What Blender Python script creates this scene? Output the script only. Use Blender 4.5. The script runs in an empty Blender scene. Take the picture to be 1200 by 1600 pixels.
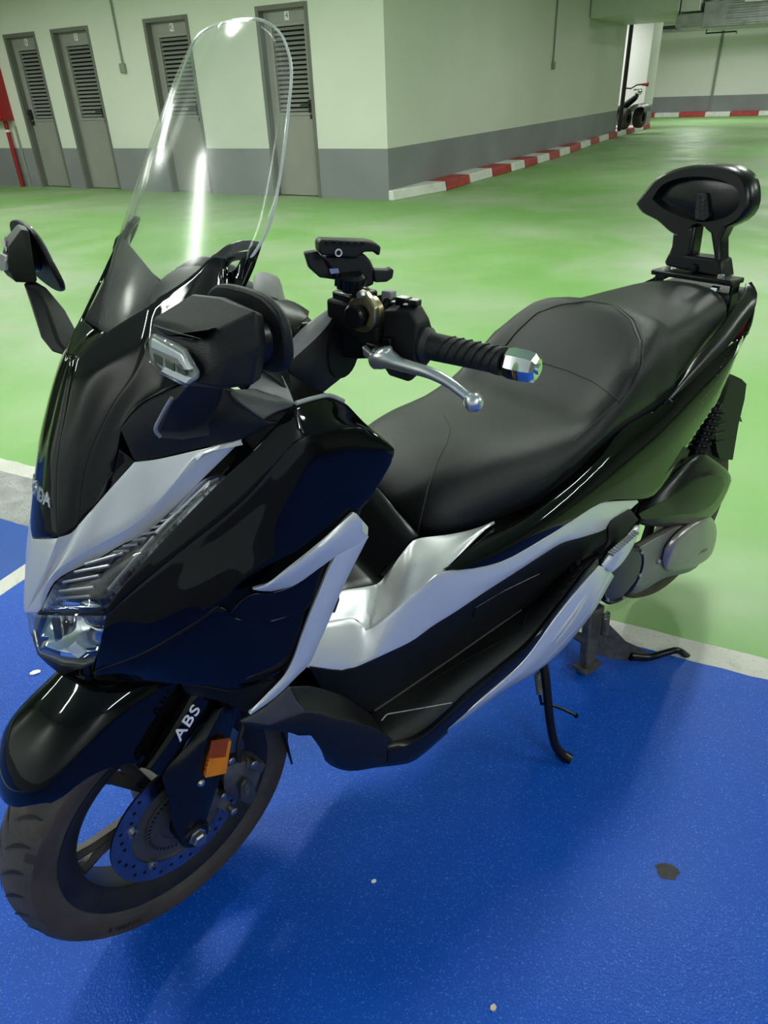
import bpy, bmesh, math, random
from mathutils import Vector, Matrix
random.seed(7)
S = bpy.context.scene
COL = S.collection
PI = math.pi

# ------------------------------------------------------------------ camera
FPX = 1100.0
HCAM = 1.355
SL = math.atan(-0.0426)
D0, D1 = math.cos(SL), math.sin(SL)
N0, N1 = -D1, D0
PITCH = math.atan(-((137 - 800) * N1) / FPX)
FWD = Vector((0, math.cos(PITCH), -math.sin(PITCH)))
UP0 = Vector((0, math.sin(PITCH), math.cos(PITCH)))
R0 = Vector((1, 0, 0))
c_right = R0 * D0 + UP0 * D1
c_up = UP0 * D0 - R0 * D1
CAM = Vector((0, 0, HCAM))
cd = bpy.data.cameras.new('camera')
cam = bpy.data.objects.new('camera', cd)
COL.objects.link(cam)
cd.sensor_fit = 'VERTICAL'
cd.sensor_height = 36
cd.lens = 36 * FPX / 1600
cd.clip_start = 0.02
m3 = Matrix((c_right, c_up, -FWD)).transposed()
cam.matrix_world = Matrix.Translation(CAM) @ m3.to_4x4()
S.camera = cam

# ------------------------------------------------------------------ world, exposure
w = bpy.data.worlds.new('garage_world')
S.world = w
w.use_nodes = True
w.node_tree.nodes['Background'].inputs[0].default_value = (0.75, 0.85, 0.75, 1)
w.node_tree.nodes['Background'].inputs[1].default_value = 0.12
S.view_settings.view_transform = 'Standard'
S.view_settings.look = 'None'
S.view_settings.gamma = 1
S.view_settings.exposure = 0.45
S.view_settings.use_curve_mapping = False

# wall frame: x along the door wall, y away from it, origin at the wall corner
WY = math.radians(-31.1)
KC = Vector((0.2578, 10.7119, 0))
WFRAME = Matrix.Translation(KC) @ Matrix.Rotation(WY, 4, 'Z')
CEIL = 3.0
# ceiling tube lamps (the garage's own light): (x, y, power) in the wall frame
TUBES = [(-7.6, -3.0, 1), (-4.4, -3.0, 1), (-1.2, -3.0, 1), (2.0, -3.0, 1), (5.4, -3.4, 1), (9.0, -3.4, 1),
         (-1.2, -6.6, 1), (2.4, -6.9, 1), (8.6, -6.6, 1), (2.2, -9.9, 0.8), (7.6, -9.9, 0.8), (5.0, -6.3, 0.7), (-2.5, -9.6, 0.8),
         (3.4, 3.2, 0.7), (7.4, 3.2, 0.8), (4.4, 8.4, 0.9), (4.4, 12.5, 0.8), (0.9, 19.2, 2.0), (5.0, 19.2, 2.0), (-1.45, 13.7, 1.3)]
LAMPW = 40.0

# ------------------------------------------------------------------ materials
MATS = {}
def mat(name, col, rough=0.5, metal=0.0, coat=0.0, bump=None, var=None, spec=0.5, col2=None, emit=None, detail=6, coat_rough=0.05, aniso=None):
    """procedural principled material: var=(scale, amount) tone variation, bump=(scale, strength)"""
    m = bpy.data.materials.new(name)
    m.use_nodes = True
    nt = m.node_tree
    b = nt.nodes['Principled BSDF']
    b.inputs['Base Color'].default_value = (*col, 1)
    b.inputs['Roughness'].default_value = rough
    b.inputs['Metallic'].default_value = metal
    b.inputs['Coat Weight'].default_value = coat
    b.inputs['Coat Roughness'].default_value = coat_rough
    b.inputs['Specular IOR Level'].default_value = spec
    tc = nt.nodes.new('ShaderNodeTexCoord')
    sc_, am = var if var else (35.0, 0.12)
    n = nt.nodes.new('ShaderNodeTexNoise')
    n.inputs['Scale'].default_value = sc_
    n.inputs['Detail'].default_value = detail
    nt.links.new(tc.outputs['Object'], n.inputs['Vector'])
    r = nt.nodes.new('ShaderNodeValToRGB')
    r.color_ramp.elements[0].position = 0.3
    r.color_ramp.elements[1].position = 0.7
    c2 = col2 if col2 else tuple(min(1, c * (1 + am)) for c in col)
    c1 = col if col2 else tuple(c * (1 - am) for c in col)
    r.color_ramp.elements[0].color = (*c1, 1)
    r.color_ramp.elements[1].color = (*c2, 1)
    nt.links.new(n.outputs['Fac'], r.inputs['Fac'])
    nt.links.new(r.outputs['Color'], b.inputs['Base Color'])
    if bump:
        nb = nt.nodes.new('ShaderNodeTexNoise')
        nb.inputs['Scale'].default_value = bump[0]
        nb.inputs['Detail'].default_value = 3
        nt.links.new(tc.outputs['Object'], nb.inputs['Vector'])
        bu = nt.nodes.new('ShaderNodeBump')
        bu.inputs['Strength'].default_value = bump[1]
        bu.inputs['Distance'].default_value = 0.002
        nt.links.new(nb.outputs['Fac'], bu.inputs['Height'])
        nt.links.new(bu.outputs['Normal'], b.inputs['Normal'])
    if emit:
        b.inputs['Emission Color'].default_value = (*emit[0], 1)
        b.inputs['Emission Strength'].default_value = emit[1]
    MATS[name] = m
    return m

def clear_mat(name, tint, gloss_rough=0.0, ior=1.45, haze=0.0, boost=1.0):
    """thin clear plastic: transparent with a fresnel reflection"""
    m = bpy.data.materials.new(name)
    m.use_nodes = True
    nt = m.node_tree
    nt.nodes.clear()
    out = nt.nodes.new('ShaderNodeOutputMaterial')
    tr = nt.nodes.new('ShaderNodeBsdfTransparent')
    tr.inputs[0].default_value = (*tint, 1)
    gl = nt.nodes.new('ShaderNodeBsdfGlossy')
    gl.inputs['Roughness'].default_value = gloss_rough
    gl.inputs[0].default_value = (1, 1, 1, 1)
    lw = nt.nodes.new('ShaderNodeLayerWeight')
    lw.inputs['Blend'].default_value = 0.5
    pw = nt.nodes.new('ShaderNodeMath')
    pw.operation = 'POWER'
    pw.inputs[1].default_value = 4.5
    nt.links.new(lw.outputs['Facing'], pw.inputs[0])
    f0 = ((ior - 1) / (ior + 1)) ** 2
    fr = nt.nodes.new('ShaderNodeMath')
    fr.operation = 'MULTIPLY_ADD'
    fr.inputs[1].default_value = 1 - f0
    fr.inputs[2].default_value = f0
    nt.links.new(pw.outputs[0], fr.inputs[0])
    mx = nt.nodes.new('ShaderNodeMixShader')
    base = tr.outputs[0]
    if haze:
        df = nt.nodes.new('ShaderNodeBsdfDiffuse')
        df.inputs[0].default_value = (0.8, 0.82, 0.8, 1)
        tx = nt.nodes.new('ShaderNodeTexNoise')
        tx.inputs['Scale'].default_value = 9
        tx.inputs['Detail'].default_value = 8
        mu = nt.nodes.new('ShaderNodeMath')
        mu.operation = 'MULTIPLY'
        mu.inputs[1].default_value = haze
        nt.links.new(tx.outputs['Fac'], mu.inputs[0])
        hz = nt.nodes.new('ShaderNodeMixShader')
        nt.links.new(mu.outputs[0], hz.inputs[0])
        nt.links.new(tr.outputs[0], hz.inputs[1])
        nt.links.new(df.outputs[0], hz.inputs[2])
        base = hz.outputs[0]
    mb = nt.nodes.new('ShaderNodeMath')
    mb.operation = 'MULTIPLY'
    mb.inputs[1].default_value = boost
    nt.links.new(fr.outputs[0], mb.inputs[0])
    nt.links.new(mb.outputs[0], mx.inputs[0])
    nt.links.new(base, mx.inputs[1])
    nt.links.new(gl.outputs[0], mx.inputs[2])
    nt.links.new(mx.outputs[0], out.inputs[0])
    MATS[name] = m
    return m

mat('gloss_black', (0.0022, 0.0022, 0.0027), 0.04, spec=0.30)
mat('matte_black', (0.007, 0.007, 0.008), 0.5, bump=(900, 0.25), spec=0.32)
mat('satin_black', (0.005, 0.005, 0.006), 0.27, bump=(500, 0.08), spec=0.30)
mat('inner_black', (0.004, 0.004, 0.005), 0.6, spec=0.2)
mat('grey_plastic', (0.27, 0.27, 0.275), 0.40, bump=(900, 0.2))  # base lightened so the colour carries the bar shroud's grazing sheen
mat('dark_grey', (0.045, 0.045, 0.048), 0.45, bump=(900, 0.2))
mat('silver_paint', (0.70, 0.705, 0.715), 0.34, metal=0.45, coat=0.3, var=(900, 0.05), coat_rough=0.1)
mat('leather', (0.0065, 0.0065, 0.0072), 0.40, bump=(700, 0.35), var=(60, 0.15), spec=0.33)
mat('leather_grain', (0.022, 0.022, 0.023), 0.38, bump=(350, 0.75), var=(60, 0.15))
mat('thread', (0.03, 0.03, 0.032), 0.7)
mat('chrome', (0.85, 0.86, 0.88), 0.06, metal=1)
mat('aluminium', (0.70, 0.71, 0.72), 0.30, metal=0.85, bump=(300, 0.05))
mat('cast_aluminium', (0.13, 0.12, 0.11), 0.5, metal=0.5, bump=(300, 0.3), var=(40, 0.3))
mat('engine_grey', (0.22, 0.21, 0.195), 0.45, metal=0.35, bump=(250, 0.15), var=(20, 0.15))
mat('cover_bronze', (0.30, 0.275, 0.265), 0.30, metal=0.45, var=(15, 0.08))
mat('rubber', (0.040, 0.034, 0.030), 0.72, bump=(300, 0.4), var=(14, 0.5), col2=(0.075, 0.064, 0.056))
mat('sidewall', (0.035, 0.026, 0.021), 0.7, bump=(220, 0.3), var=(12, 0.4), col2=(0.075, 0.053, 0.042))
mat('rubber_black', (0.010, 0.010, 0.011), 0.6, bump=(400, 0.3))
mat('wheel_black', (0.010, 0.009, 0.009), 0.40, metal=0.2, var=(20, 0.5), col2=(0.026, 0.022, 0.019), bump=(300, 0.2))
mat('spoke_grey', (0.055, 0.048, 0.042), 0.4, metal=0.4, var=(20, 0.4), bump=(300, 0.2))
mat('disc_steel', (0.30, 0.30, 0.36), 0.26, metal=1.0, var=(60, 0.2))  # blue tint puts the floor's reflection into the colour
mat('disc_ring', (0.10, 0.095, 0.09), 0.5, metal=0.6)
mat('bolt_steel', (0.45, 0.44, 0.42), 0.35, metal=1.0)
mat('gold_clamp', (0.42, 0.36, 0.22), 0.28, metal=1.0)
mat('amber_reflector', (0.90, 0.27, 0.004), 0.35, spec=0.3)
mat('amber_dark', (0.36, 0.06, 0.004), 0.35, spec=0.3)
mat('white_mark', (0.80, 0.80, 0.80), 0.4)
mat('silver_mark', (0.62, 0.62, 0.63), 0.25, metal=0.7)
mat('grey_mark', (0.14, 0.14, 0.14), 0.5)
mat('reflector_chrome', (0.75, 0.77, 0.80), 0.1, metal=1)
mat('lamp_white', (0.75, 0.76, 0.75), 0.3)
mat('lamp_bar', (0.30, 0.30, 0.31), 0.3, metal=0.3)
mat('lamp_dark', (0.03, 0.03, 0.033), 0.25, metal=0.3)
mat('projector_blue', (0.04, 0.06, 0.16), 0.08, metal=0.5, coat=1)
clear_mat('clear_screen', (0.945, 0.955, 0.94), 0.15, 1.45, haze=0.09, boost=0.42)
clear_mat('clear_lens', (0.93, 0.94, 0.95), 0.0, 1.5)
mat('mirror_glass', (0.8, 0.8, 0.8), 0.02, metal=1)

# setting
mat('wall_paint', (0.72, 0.725, 0.65), 0.55, bump=(60, 0.12), var=(0.9, 0.03))
mat('wall_band', (0.245, 0.245, 0.27), 0.45, bump=(60, 0.1), var=(1.3, 0.10))
mat('door_grey', (0.30, 0.29, 0.275), 0.4, var=(3, 0.05))
mat('door_frame', (0.155, 0.15, 0.135), 0.45, var=(3, 0.08))
mat('louvre_dark', (0.012, 0.012, 0.011), 0.8)
mat('handle_black', (0.01, 0.01, 0.01), 0.4)
mat('kerb_red', (0.42, 0.035, 0.03), 0.5, bump=(40, 0.3), var=(7, 0.3))
mat('kerb_white', (0.74, 0.73, 0.70), 0.55, bump=(40, 0.3), var=(7, 0.12))
mat('far_white', (0.78, 0.77, 0.755), 0.6, bump=(60, 0.1), var=(0.8, 0.03))
mat('red_cabinet', (0.32, 0.008, 0.012), 0.35)
mat('conduit_grey', (0.26, 0.27, 0.23), 0.5)
mat('duct_green', (0.66, 0.72, 0.60), 0.5, var=(1, 0.04))
mat('galvanised', (0.36, 0.37, 0.36), 0.35, metal=0.8, var=(6, 0.2))
mat('ceiling_paint', (0.60, 0.62, 0.57), 0.8)
mat('tube_light', (1, 1, 1), 0.5, emit=((0.93, 1.0, 0.93), 14.0))
mat('lamp_case', (0.7, 0.7, 0.7), 0.5)

# ------------------------------------------------------------------ scene helpers
def tag(o, label=None, cat=None, group=None, kind=None):
    if label: o['label'] = label
    if cat: o['category'] = cat
    if group: o['group'] = group
    if kind: o['kind'] = kind
    return o

def link(name, me, mt, parent=None, smooth=None):
    o = bpy.data.objects.new(name, me)
    COL.objects.link(o)
    if mt: me.materials.append(MATS[mt])
    if parent: o.parent = parent
    if smooth is not None:
        me.shade_smooth()
        me.set_sharp_from_angle(angle=math.radians(smooth))
    return o

def mesh(name, verts, faces, mt, parent=None, smooth=None, out=None):
    me = bpy.data.meshes.new(name)
    me.from_pydata([tuple(v) for v in verts], [], faces)
    me.validate()
    bm = bmesh.new()
    bm.from_mesh(me)
    bmesh.ops.remove_doubles(bm, verts=bm.verts, dist=1e-5)
    if out is None:
        bmesh.ops.recalc_face_normals(bm, faces=bm.faces)
    else:
        bmesh.ops.recalc_face_normals(bm, faces=bm.faces)
        s = Vector((0, 0, 0))
        for f in bm.faces: s += f.normal * f.calc_area()
        if s.dot(Vector(out)) < 0:
            bmesh.ops.reverse_faces(bm, faces=bm.faces)
    bm.to_mesh(me)
    bm.free()
    return link(name, me, mt, parent, smooth)

def frombm(name, bm, mt, parent=None, smooth=None):
    me = bpy.data.meshes.new(name)
    bm.to_mesh(me)
    bm.free()
    return link(name, me, mt, parent, smooth)

def bevel(o, w, seg=2, ang=35):
    b = o.modifiers.new('bevel', 'BEVEL')
    b.width = w
    b.segments = seg
    b.limit_method = 'ANGLE'
    b.angle_limit = math.radians(ang)
    return o

def solid(o, t, off=-1):
    s = o.modifiers.new('solid', 'SOLIDIFY')
    s.thickness = t
    s.offset = off
    return o

def box(name, c, d, mt, parent=None, bev=0.0, rot=None, seg=2):
    c = Vector(c)
    hx, hy, hz = d[0] / 2, d[1] / 2, d[2] / 2
    vs = [Vector((x, y, z)) for x in (-hx, hx) for y in (-hy, hy) for z in (-hz, hz)]
    if rot is not None: vs = [rot @ v for v in vs]
    vs = [v + c for v in vs]
    fs = [(0, 1, 3, 2), (4, 6, 7, 5), (0, 4, 5, 1), (2, 3, 7, 6), (0, 2, 6, 4), (1, 5, 7, 3)]
    o = mesh(name, vs, fs, mt, parent, 35)
    if bev: bevel(o, bev, seg)
    return o

def cat(pts, n):
    """smooth curve through pts, resampled to n points by length; a repeated point is a corner"""
    pts = [Vector(p) for p in pts]
    runs, cur = [], [pts[0]]
    for p in pts[1:]:
        if (p - cur[-1]).length < 1e-7:
            runs.append(cur); cur = [p]
        else:
            cur.append(p)
    runs.append(cur)
    dense = []
    for r in runs:
        if len(r) == 1: continue
        e = [r[0] * 2 - r[1]] + r + [r[-1] * 2 - r[-2]]
        for i in range(1, len(e) - 2):
            p0, p1, p2, p3 = e[i - 1:i + 3]
            for k in range(12):
                t = k / 12
                a = max((p1 - p0).length, 1e-6) ** .5; b = max((p2 - p1).length, 1e-6) ** .5; c = max((p3 - p2).length, 1e-6) ** .5
                t0, t1, t2, t3 = 0, a, a + b, a + b + c
                u = t1 + (t2 - t1) * t
                A1 = p0 * ((t1 - u) / a) + p1 * (u / a)
                A2 = p1 * ((t2 - u) / b) + p2 * ((u - t1) / b)
                A3 = p2 * ((t3 - u) / c) + p3 * ((u - t2) / c)
                B1 = A1 * ((t2 - u) / (t2 - t0)) + A2 * ((u - t0) / (t2 - t0))
                B2 = A2 * ((t3 - u) / (t3 - t1)) + A3 * ((u - t1) / (t3 - t1))
                dense.append(B1 * ((t2 - u) / b) + B2 * ((u - t1) / b))
        dense.append(r[-1])
    acc = [0.0]
    for a, b in zip(dense[:-1], dense[1:]): acc.append(acc[-1] + (b - a).length)
    out, j = [], 0
    for k in range(n):
        s = acc[-1] * k / (n - 1)
        while j < len(acc) - 2 and acc[j + 1] < s: j += 1
        d = acc[j + 1] - acc[j]
        t = (s - acc[j]) / d if d > 1e-9 else 0
        out.append(dense[j].lerp(dense[j + 1], min(max(t, 0), 1)))
    return out

def grid(name, rows, mt, parent=None, smooth=40, out=None, closed=False, caps=False):
    n = len(rows[0])
    vs = [p for r in rows for p in r]
    fs = []
    for i in range(len(rows) - 1):
        for j in range(n if closed else n - 1):
            k = (j + 1) % n
            fs.append((i * n + j, i * n + k, (i + 1) * n + k, (i + 1) * n + j))
    if caps:
        fs.append(tuple(range(n)))
        fs.append(tuple((len(rows) - 1) * n + j for j in range(n)))
    return mesh(name, vs, fs, mt, parent, smooth, out)

def tube(name, pts, r, mt, parent=None, n=10, k=None, smooth=40, flat=1.0):
    """swept round bar; r may be a list (one radius per control point)"""
    pts = [Vector(p) for p in pts]
    if k: 
        rr = r if isinstance(r, (list, tuple)) else [r] * len(pts)
        pr = [Vector((p.x, p.y, p.z)) for p in pts]
        new = cat(pts, k)
        # radius by nearest control station
        acc = [0.0]
        for a, b in zip(pr[:-1], pr[1:]): acc.append(acc[-1] + (b - a).length)
        rad = []
        for i in range(k):
            s = acc[-1] * i / (k - 1); j = 0
            while j < len(acc) - 2 and acc[j + 1] < s: j += 1
            t = (s - acc[j]) / max(acc[j + 1] - acc[j], 1e-9)
            rad.append(rr[j] + (rr[j + 1] - rr[j]) * t)
        pts = new
    else:
        rad = r if isinstance(r, (list, tuple)) else [r] * len(pts)
    rows = []
    ref = None
    for i, p in enumerate(pts):
        t = (pts[min(i + 1, len(pts) - 1)] - pts[max(i - 1, 0)]).normalized()
        if ref is None:
            ref = Vector((0, 0, 1)) if abs(t.z) < 0.9 else Vector((1, 0, 0))
        a = (ref - t * ref.dot(t)).normalized()
        ref = a
        b = t.cross(a)
        rows.append([p + (a * math.cos(2 * PI * q / n) * flat + b * math.sin(2 * PI * q / n)) * rad[i] for q in range(n)])
    return grid(name, rows, mt, parent, smooth, closed=True, caps=True)

def lathe(name, prof, mt, parent=None, mtx=None, n=32, smooth=35, a0=0.0, a1=2 * PI, closed_prof=False):
    """prof = [(radius, offset)] turned about the local Y axis"""
    full = abs(a1 - a0 - 2 * PI) < 1e-6
    cnt = n if full else n + 1
    rows = []
    for q in range(cnt):
        a = a0 + (a1 - a0) * q / n
        rows.append([Vector((r * math.cos(a), y, r * math.sin(a))) for r, y in prof])
    m_ = len(prof)
    vs = [(mtx @ p if mtx else p) for r in rows for p in r]
    fs = []
    for q in range(n):
        k = (q + 1) % cnt
        for j in range(m_ if closed_prof else m_ - 1):
            l_ = (j + 1) % m_
            fs.append((q * m_ + j, q * m_ + l_, k * m_ + l_, k * m_ + j))
    return mesh(name, vs, fs, mt, parent, smooth)

def prism(name, pts, vec, mt, parent=None, bev=0.0, smooth=35, seg=2):
    """flat polygon pts (3-D) given thickness vec"""
    pts = [Vector(p) for p in pts]
    v = Vector(vec)
    n = len(pts)
    vs = pts + [p + v for p in pts]
    fs = [tuple(range(n)), tuple(range(n, 2 * n))] + [(i, (i + 1) % n, n + (i + 1) % n, n + i) for i in range(n)]
    o = mesh(name, vs, fs, mt, parent, smooth)
    if bev: bevel(o, bev, seg)
    return o
# ================================================================== SETTING
def wf(o):
    o.matrix_world = WFRAME
    return o

def struct(o):
    o['kind'] = 'structure'
    return o

# ---- floor: green epoxy aisle
def floor_material(name, base, alt, rough, speck, speck_col, scale_big=0.9, grain=260, bump=0.25, spec_amt=0.0, worn=None):
    m = bpy.data.materials.new(name)
    m.use_nodes = True
    nt = m.node_tree
    b = nt.nodes['Principled BSDF']
    tc = nt.nodes.new('ShaderNodeTexCoord')
    def noise(s, d, dist=0.0):
        n = nt.nodes.new('ShaderNodeTexNoise')
        n.inputs['Scale'].default_value = s
        n.inputs['Detail'].default_value = d
        n.inputs['Distortion'].default_value = dist
        nt.links.new(tc.outputs['Object'], n.inputs['Vector'])
        return n
    def ramp(n, p0, c0, p1, c1):
        r = nt.nodes.new('ShaderNodeValToRGB')
        r.color_ramp.elements[0].position = p0
        r.color_ramp.elements[1].position = p1
        r.color_ramp.elements[0].color = (*c0, 1)
        r.color_ramp.elements[1].color = (*c1, 1)
        nt.links.new(n.outputs['Fac'], r.inputs['Fac'])
        return r
    def mix(fac, a, c):
        x = nt.nodes.new('ShaderNodeMix')
        x.data_type = 'RGBA'
        if hasattr(fac, 'default_value'): nt.links.new(fac, x.inputs[0])
        else: x.inputs[0].default_value = fac
        nt.links.new(a, x.inputs[6])
        if isinstance(c, tuple): x.inputs[7].default_value = (*c, 1)
        else: nt.links.new(c, x.inputs[7])
        return x.outputs[2]
    big = ramp(noise(scale_big, 5, 0.6), 0.35, base, 0.68, alt)
    col = big.outputs[0]
    if worn:
        wr = ramp(noise(worn[0], 8, 0.4), worn[1], (0, 0, 0), worn[2], (1, 1, 1))
        col = mix(wr.outputs[0], col, worn[3])
    sp = ramp(noise(grain, 2), speck, (0, 0, 0), speck + 0.06, (1, 1, 1))
    col = mix(sp.outputs[0], col, speck_col)
    nt.links.new(col, b.inputs['Base Color'])
    b.inputs['Specular IOR Level'].default_value = 0.26
    rr = ramp(noise(2.2, 6), 0.3, (rough * 0.8,) * 3, 0.7, (min(1, rough * 1.25),) * 3)
    nt.links.new(rr.outputs[0], b.inputs['Roughness'])
    bu = nt.nodes.new('ShaderNodeBump')
    bu.inputs['Strength'].default_value = bump
    bu.inputs['Distance'].default_value = 0.002
    nt.links.new(noise(grain * 0.7, 3).outputs['Fac'], bu.inputs['Height'])
    nt.links.new(bu.outputs['Normal'], b.inputs['Normal'])
    MATS[name] = m
    return m

floor_material('floor_green', (0.165, 0.345, 0.09), (0.245, 0.40, 0.165), 0.46, 0.72, (0.30, 0.48, 0.22), 0.35, 300, 0.08, worn=(0.55, 0.44, 0.70, (0.34, 0.41, 0.275)))
floor_material('bay_blue', (0.0012, 0.060, 0.40), (0.002, 0.082, 0.50), 0.42, 0.615, (0.05, 0.19, 0.66), 1.1, 330, 0.7, worn=(2.2, 0.58, 0.88, (0.035, 0.11, 0.40)))
floor_material('bay_blue_dark', (0.004, 0.05, 0.28), (0.007, 0.07, 0.34), 0.5, 0.72, (0.06, 0.15, 0.5), 1.6, 330, 0.4)
floor_material('line_white', (0.50, 0.49, 0.44), (0.62, 0.60, 0.54), 0.6, 0.62, (0.36, 0.35, 0.31), 5.0, 200, 0.4, worn=(14, 0.62, 0.75, (0.36, 0.38, 0.30)))
floor_material('concrete_grey', (0.22, 0.22, 0.22), (0.34, 0.34, 0.33), 0.6, 0.60, (0.16, 0.16, 0.16), 9.0, 120, 0.4)

fl = mesh('floor', [(-26, -26, 0), (26, -26, 0), (26, 40, 0), (-26, 40, 0)], [(0, 1, 2, 3)], 'floor_green', out=(0, 0, 1))
struct(fl)

def paint(name, pts, z, mt, jag=0.0, step=0.05):
    """thin coat of floor paint with slightly uneven edges"""
    rnd = random.Random(len(name) * 7 + int(abs(pts[0][0]) * 100))
    out = []
    for i, p in enumerate(pts):
        a = Vector((*p, 0)); b = Vector((*pts[(i + 1) % len(pts)], 0))
        ln = (b - a).length
        k = max(1, int(min(ln / step, 120)))
        nrm = Vector((-(b - a).y, (b - a).x, 0)).normalized()
        for q in range(k):
            c = a.lerp(b, q / k)
            if q: c += nrm * rnd.uniform(-jag, jag)
            out.append(c)
    o = prism(name, [v + Vector((0, 0, 0.0002)) for v in out], (0, 0, z), mt)
    return struct(o)

ua = Vector((-0.894, 0.448))            # along the white front line of the bays
un = Vector((-0.448, -0.894))           # into the bay
pa = Vector((1.016, 1.397))
def fp(s, t): 
    q = pa + ua * s + un * t
    return (q.x, q.y)
# front line, divider line, own bay and the next bay
s_div = 2.235
paint('bay_front_line', [fp(-6, 0), fp(s_div, 0.0), fp(s_div, 0.085), fp(-6, 0.085)], 0.0016, 'line_white', 0.004)
paint('bay_paint', [fp(-6, 0.080), fp(s_div, 0.080), fp(s_div, 5.5), fp(-6, 5.5)], 0.0010, 'bay_blue', 0.004)
paint('bay_divider_line', [fp(s_div - 0.02, 0.26), fp(s_div + 0.05, 0.26), fp(s_div + 0.05, 5.5), fp(s_div - 0.02, 5.5)], 0.0016, 'line_white', 0.003)
paint('next_bay_front_line', [fp(s_div, -0.085), fp(6.5, -0.085), fp(6.5, 0.0), fp(s_div, 0.0)], 0.0013, 'line_white', 0.005)
paint('bare_concrete', [fp(s_div + 0.001, 0.001), fp(6.5, 0.001), fp(6.5, 0.285), fp(s_div + 0.001, 0.285)], 0.0010, 'concrete_grey', 0.006)
paint('next_bay_paint', [fp(s_div + 0.045, 0.287), fp(6.5, 0.287), fp(6.5, 5.5), fp(s_div + 0.045, 5.5)], 0.0012, 'bay_blue_dark', 0.003)

# ---- ceiling
struct(mesh('ceiling', [(-26, -26, CEIL), (26, -26, CEIL), (26, 40, CEIL), (-26, 40, CEIL)], [(0, 1, 2, 3)], 'ceiling_paint', out=(0, 0, -1)))

# ---- door wall with real openings
DOORS = [(-7.46, -6.63), (-6.24, -5.34), (-4.14, -3.24), (-2.01, -1.14)]
DH = 2.36
def wall_with_holes(name, x0, x1, z0, z1, holes, zh, y, depth, mt):
    bm = bmesh.new()
    xs = [x0] + [v for h in holes for v in h] + [x1]
    def quad(pts): bm.faces.new([bm.verts.new(p) for p in pts])
    for i in range(0, len(xs), 2):
        a, b = xs[i], xs[i + 1]
        quad([(a, y, z0), (b, y, z0), (b, y, min(z1, zh)), (a, y, min(z1, zh))])
    if z1 > zh:
        quad([(x0, y, zh), (x1, y, zh), (x1, y, z1), (x0, y, z1)])
    for a, b in holes:
        zt = min(z1, zh)
        quad([(a, y, z0), (a, y, zt), (a, y + depth, zt), (a, y + depth, z0)])
        quad([(b, y, z0), (b, y + depth, z0), (b, y + depth, zt), (b, y, zt)])
        if z1 > zh: quad([(a, y, zt), (b, y, zt), (b, y + depth, zt), (a, y + depth, zt)])
    return frombm(name, bm, mt)
struct(wf(wall_with_holes('wall_left', -16, 0, 0, CEIL, DOORS, DH, 0.0, 0.2, 'wall_paint')))
struct(wf(wall_with_holes('baseboard_left', -16, 0.004, 0, 0.645, DOORS, DH, -0.004, 0.05, 'wall_band')))
# side wall, going away from the corner
struct(wf(mesh('wall_right', [(0, 0, 0), (0, 12.3, 0), (0, 12.3, CEIL), (0, 0, CEIL), (-0.3, 12.3, 0), (-0.3, 12.3, CEIL)], [(0, 1, 2, 3), (1, 4, 5, 2)], 'wall_paint', out=(1, 0, 0))))
struct(wf(mesh('baseboard_right', [(0.004, -0.004, 0), (0.004, 12.304, 0), (0.004, 12.304, 0.62), (0.004, -0.004, 0.645), (-0.3, 12.304, 0), (-0.3, 12.304, 0.62)], [(0, 1, 2, 3), (1, 4, 5, 2)], 'wall_band', out=(1, 0, 0))))
# far wall, its grey band, pillar
struct(wf(box('wall_far', (2, 23.3, CEIL / 2), (30, 0.4, CEIL), 'far_white')))
struct(wf(box('baseboard_far', (2, 23.09, 0.33), (30, 0.03, 0.66), 'wall_band')))
struct(wf(box('wall_return', (-2.6, 17.6, CEIL / 2), (0.3, 11.0, CEIL), 'far_white')))
pl = wf(box('column', (-0.62, 15.75, CEIL / 2), (1.3, 1.2, CEIL), 'far_white'))
struct(pl)
bp_ = box('painted_band', (-0.62, 15.75, 0.31), (1.31, 1.21, 0.62), 'wall_band', pl)

struct(wf(box('wall_end_left', (-16.1, 6, CEIL / 2), (0.2, 36, CEIL), 'far_white')))
struct(wf(box('wall_end_right', (16.1, 6, CEIL / 2), (0.2, 36, CEIL), 'far_white')))
# wall behind the photographer, at the back of the bays
struct(wf(box('wall_back', (0, -11.0, CEIL / 2), (36, 0.3, CEIL), 'far_white')))
struct(wf(box('baseboard_back', (0, -10.845, 0.33), (36, 0.02, 0.66), 'wall_band')))

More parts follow.
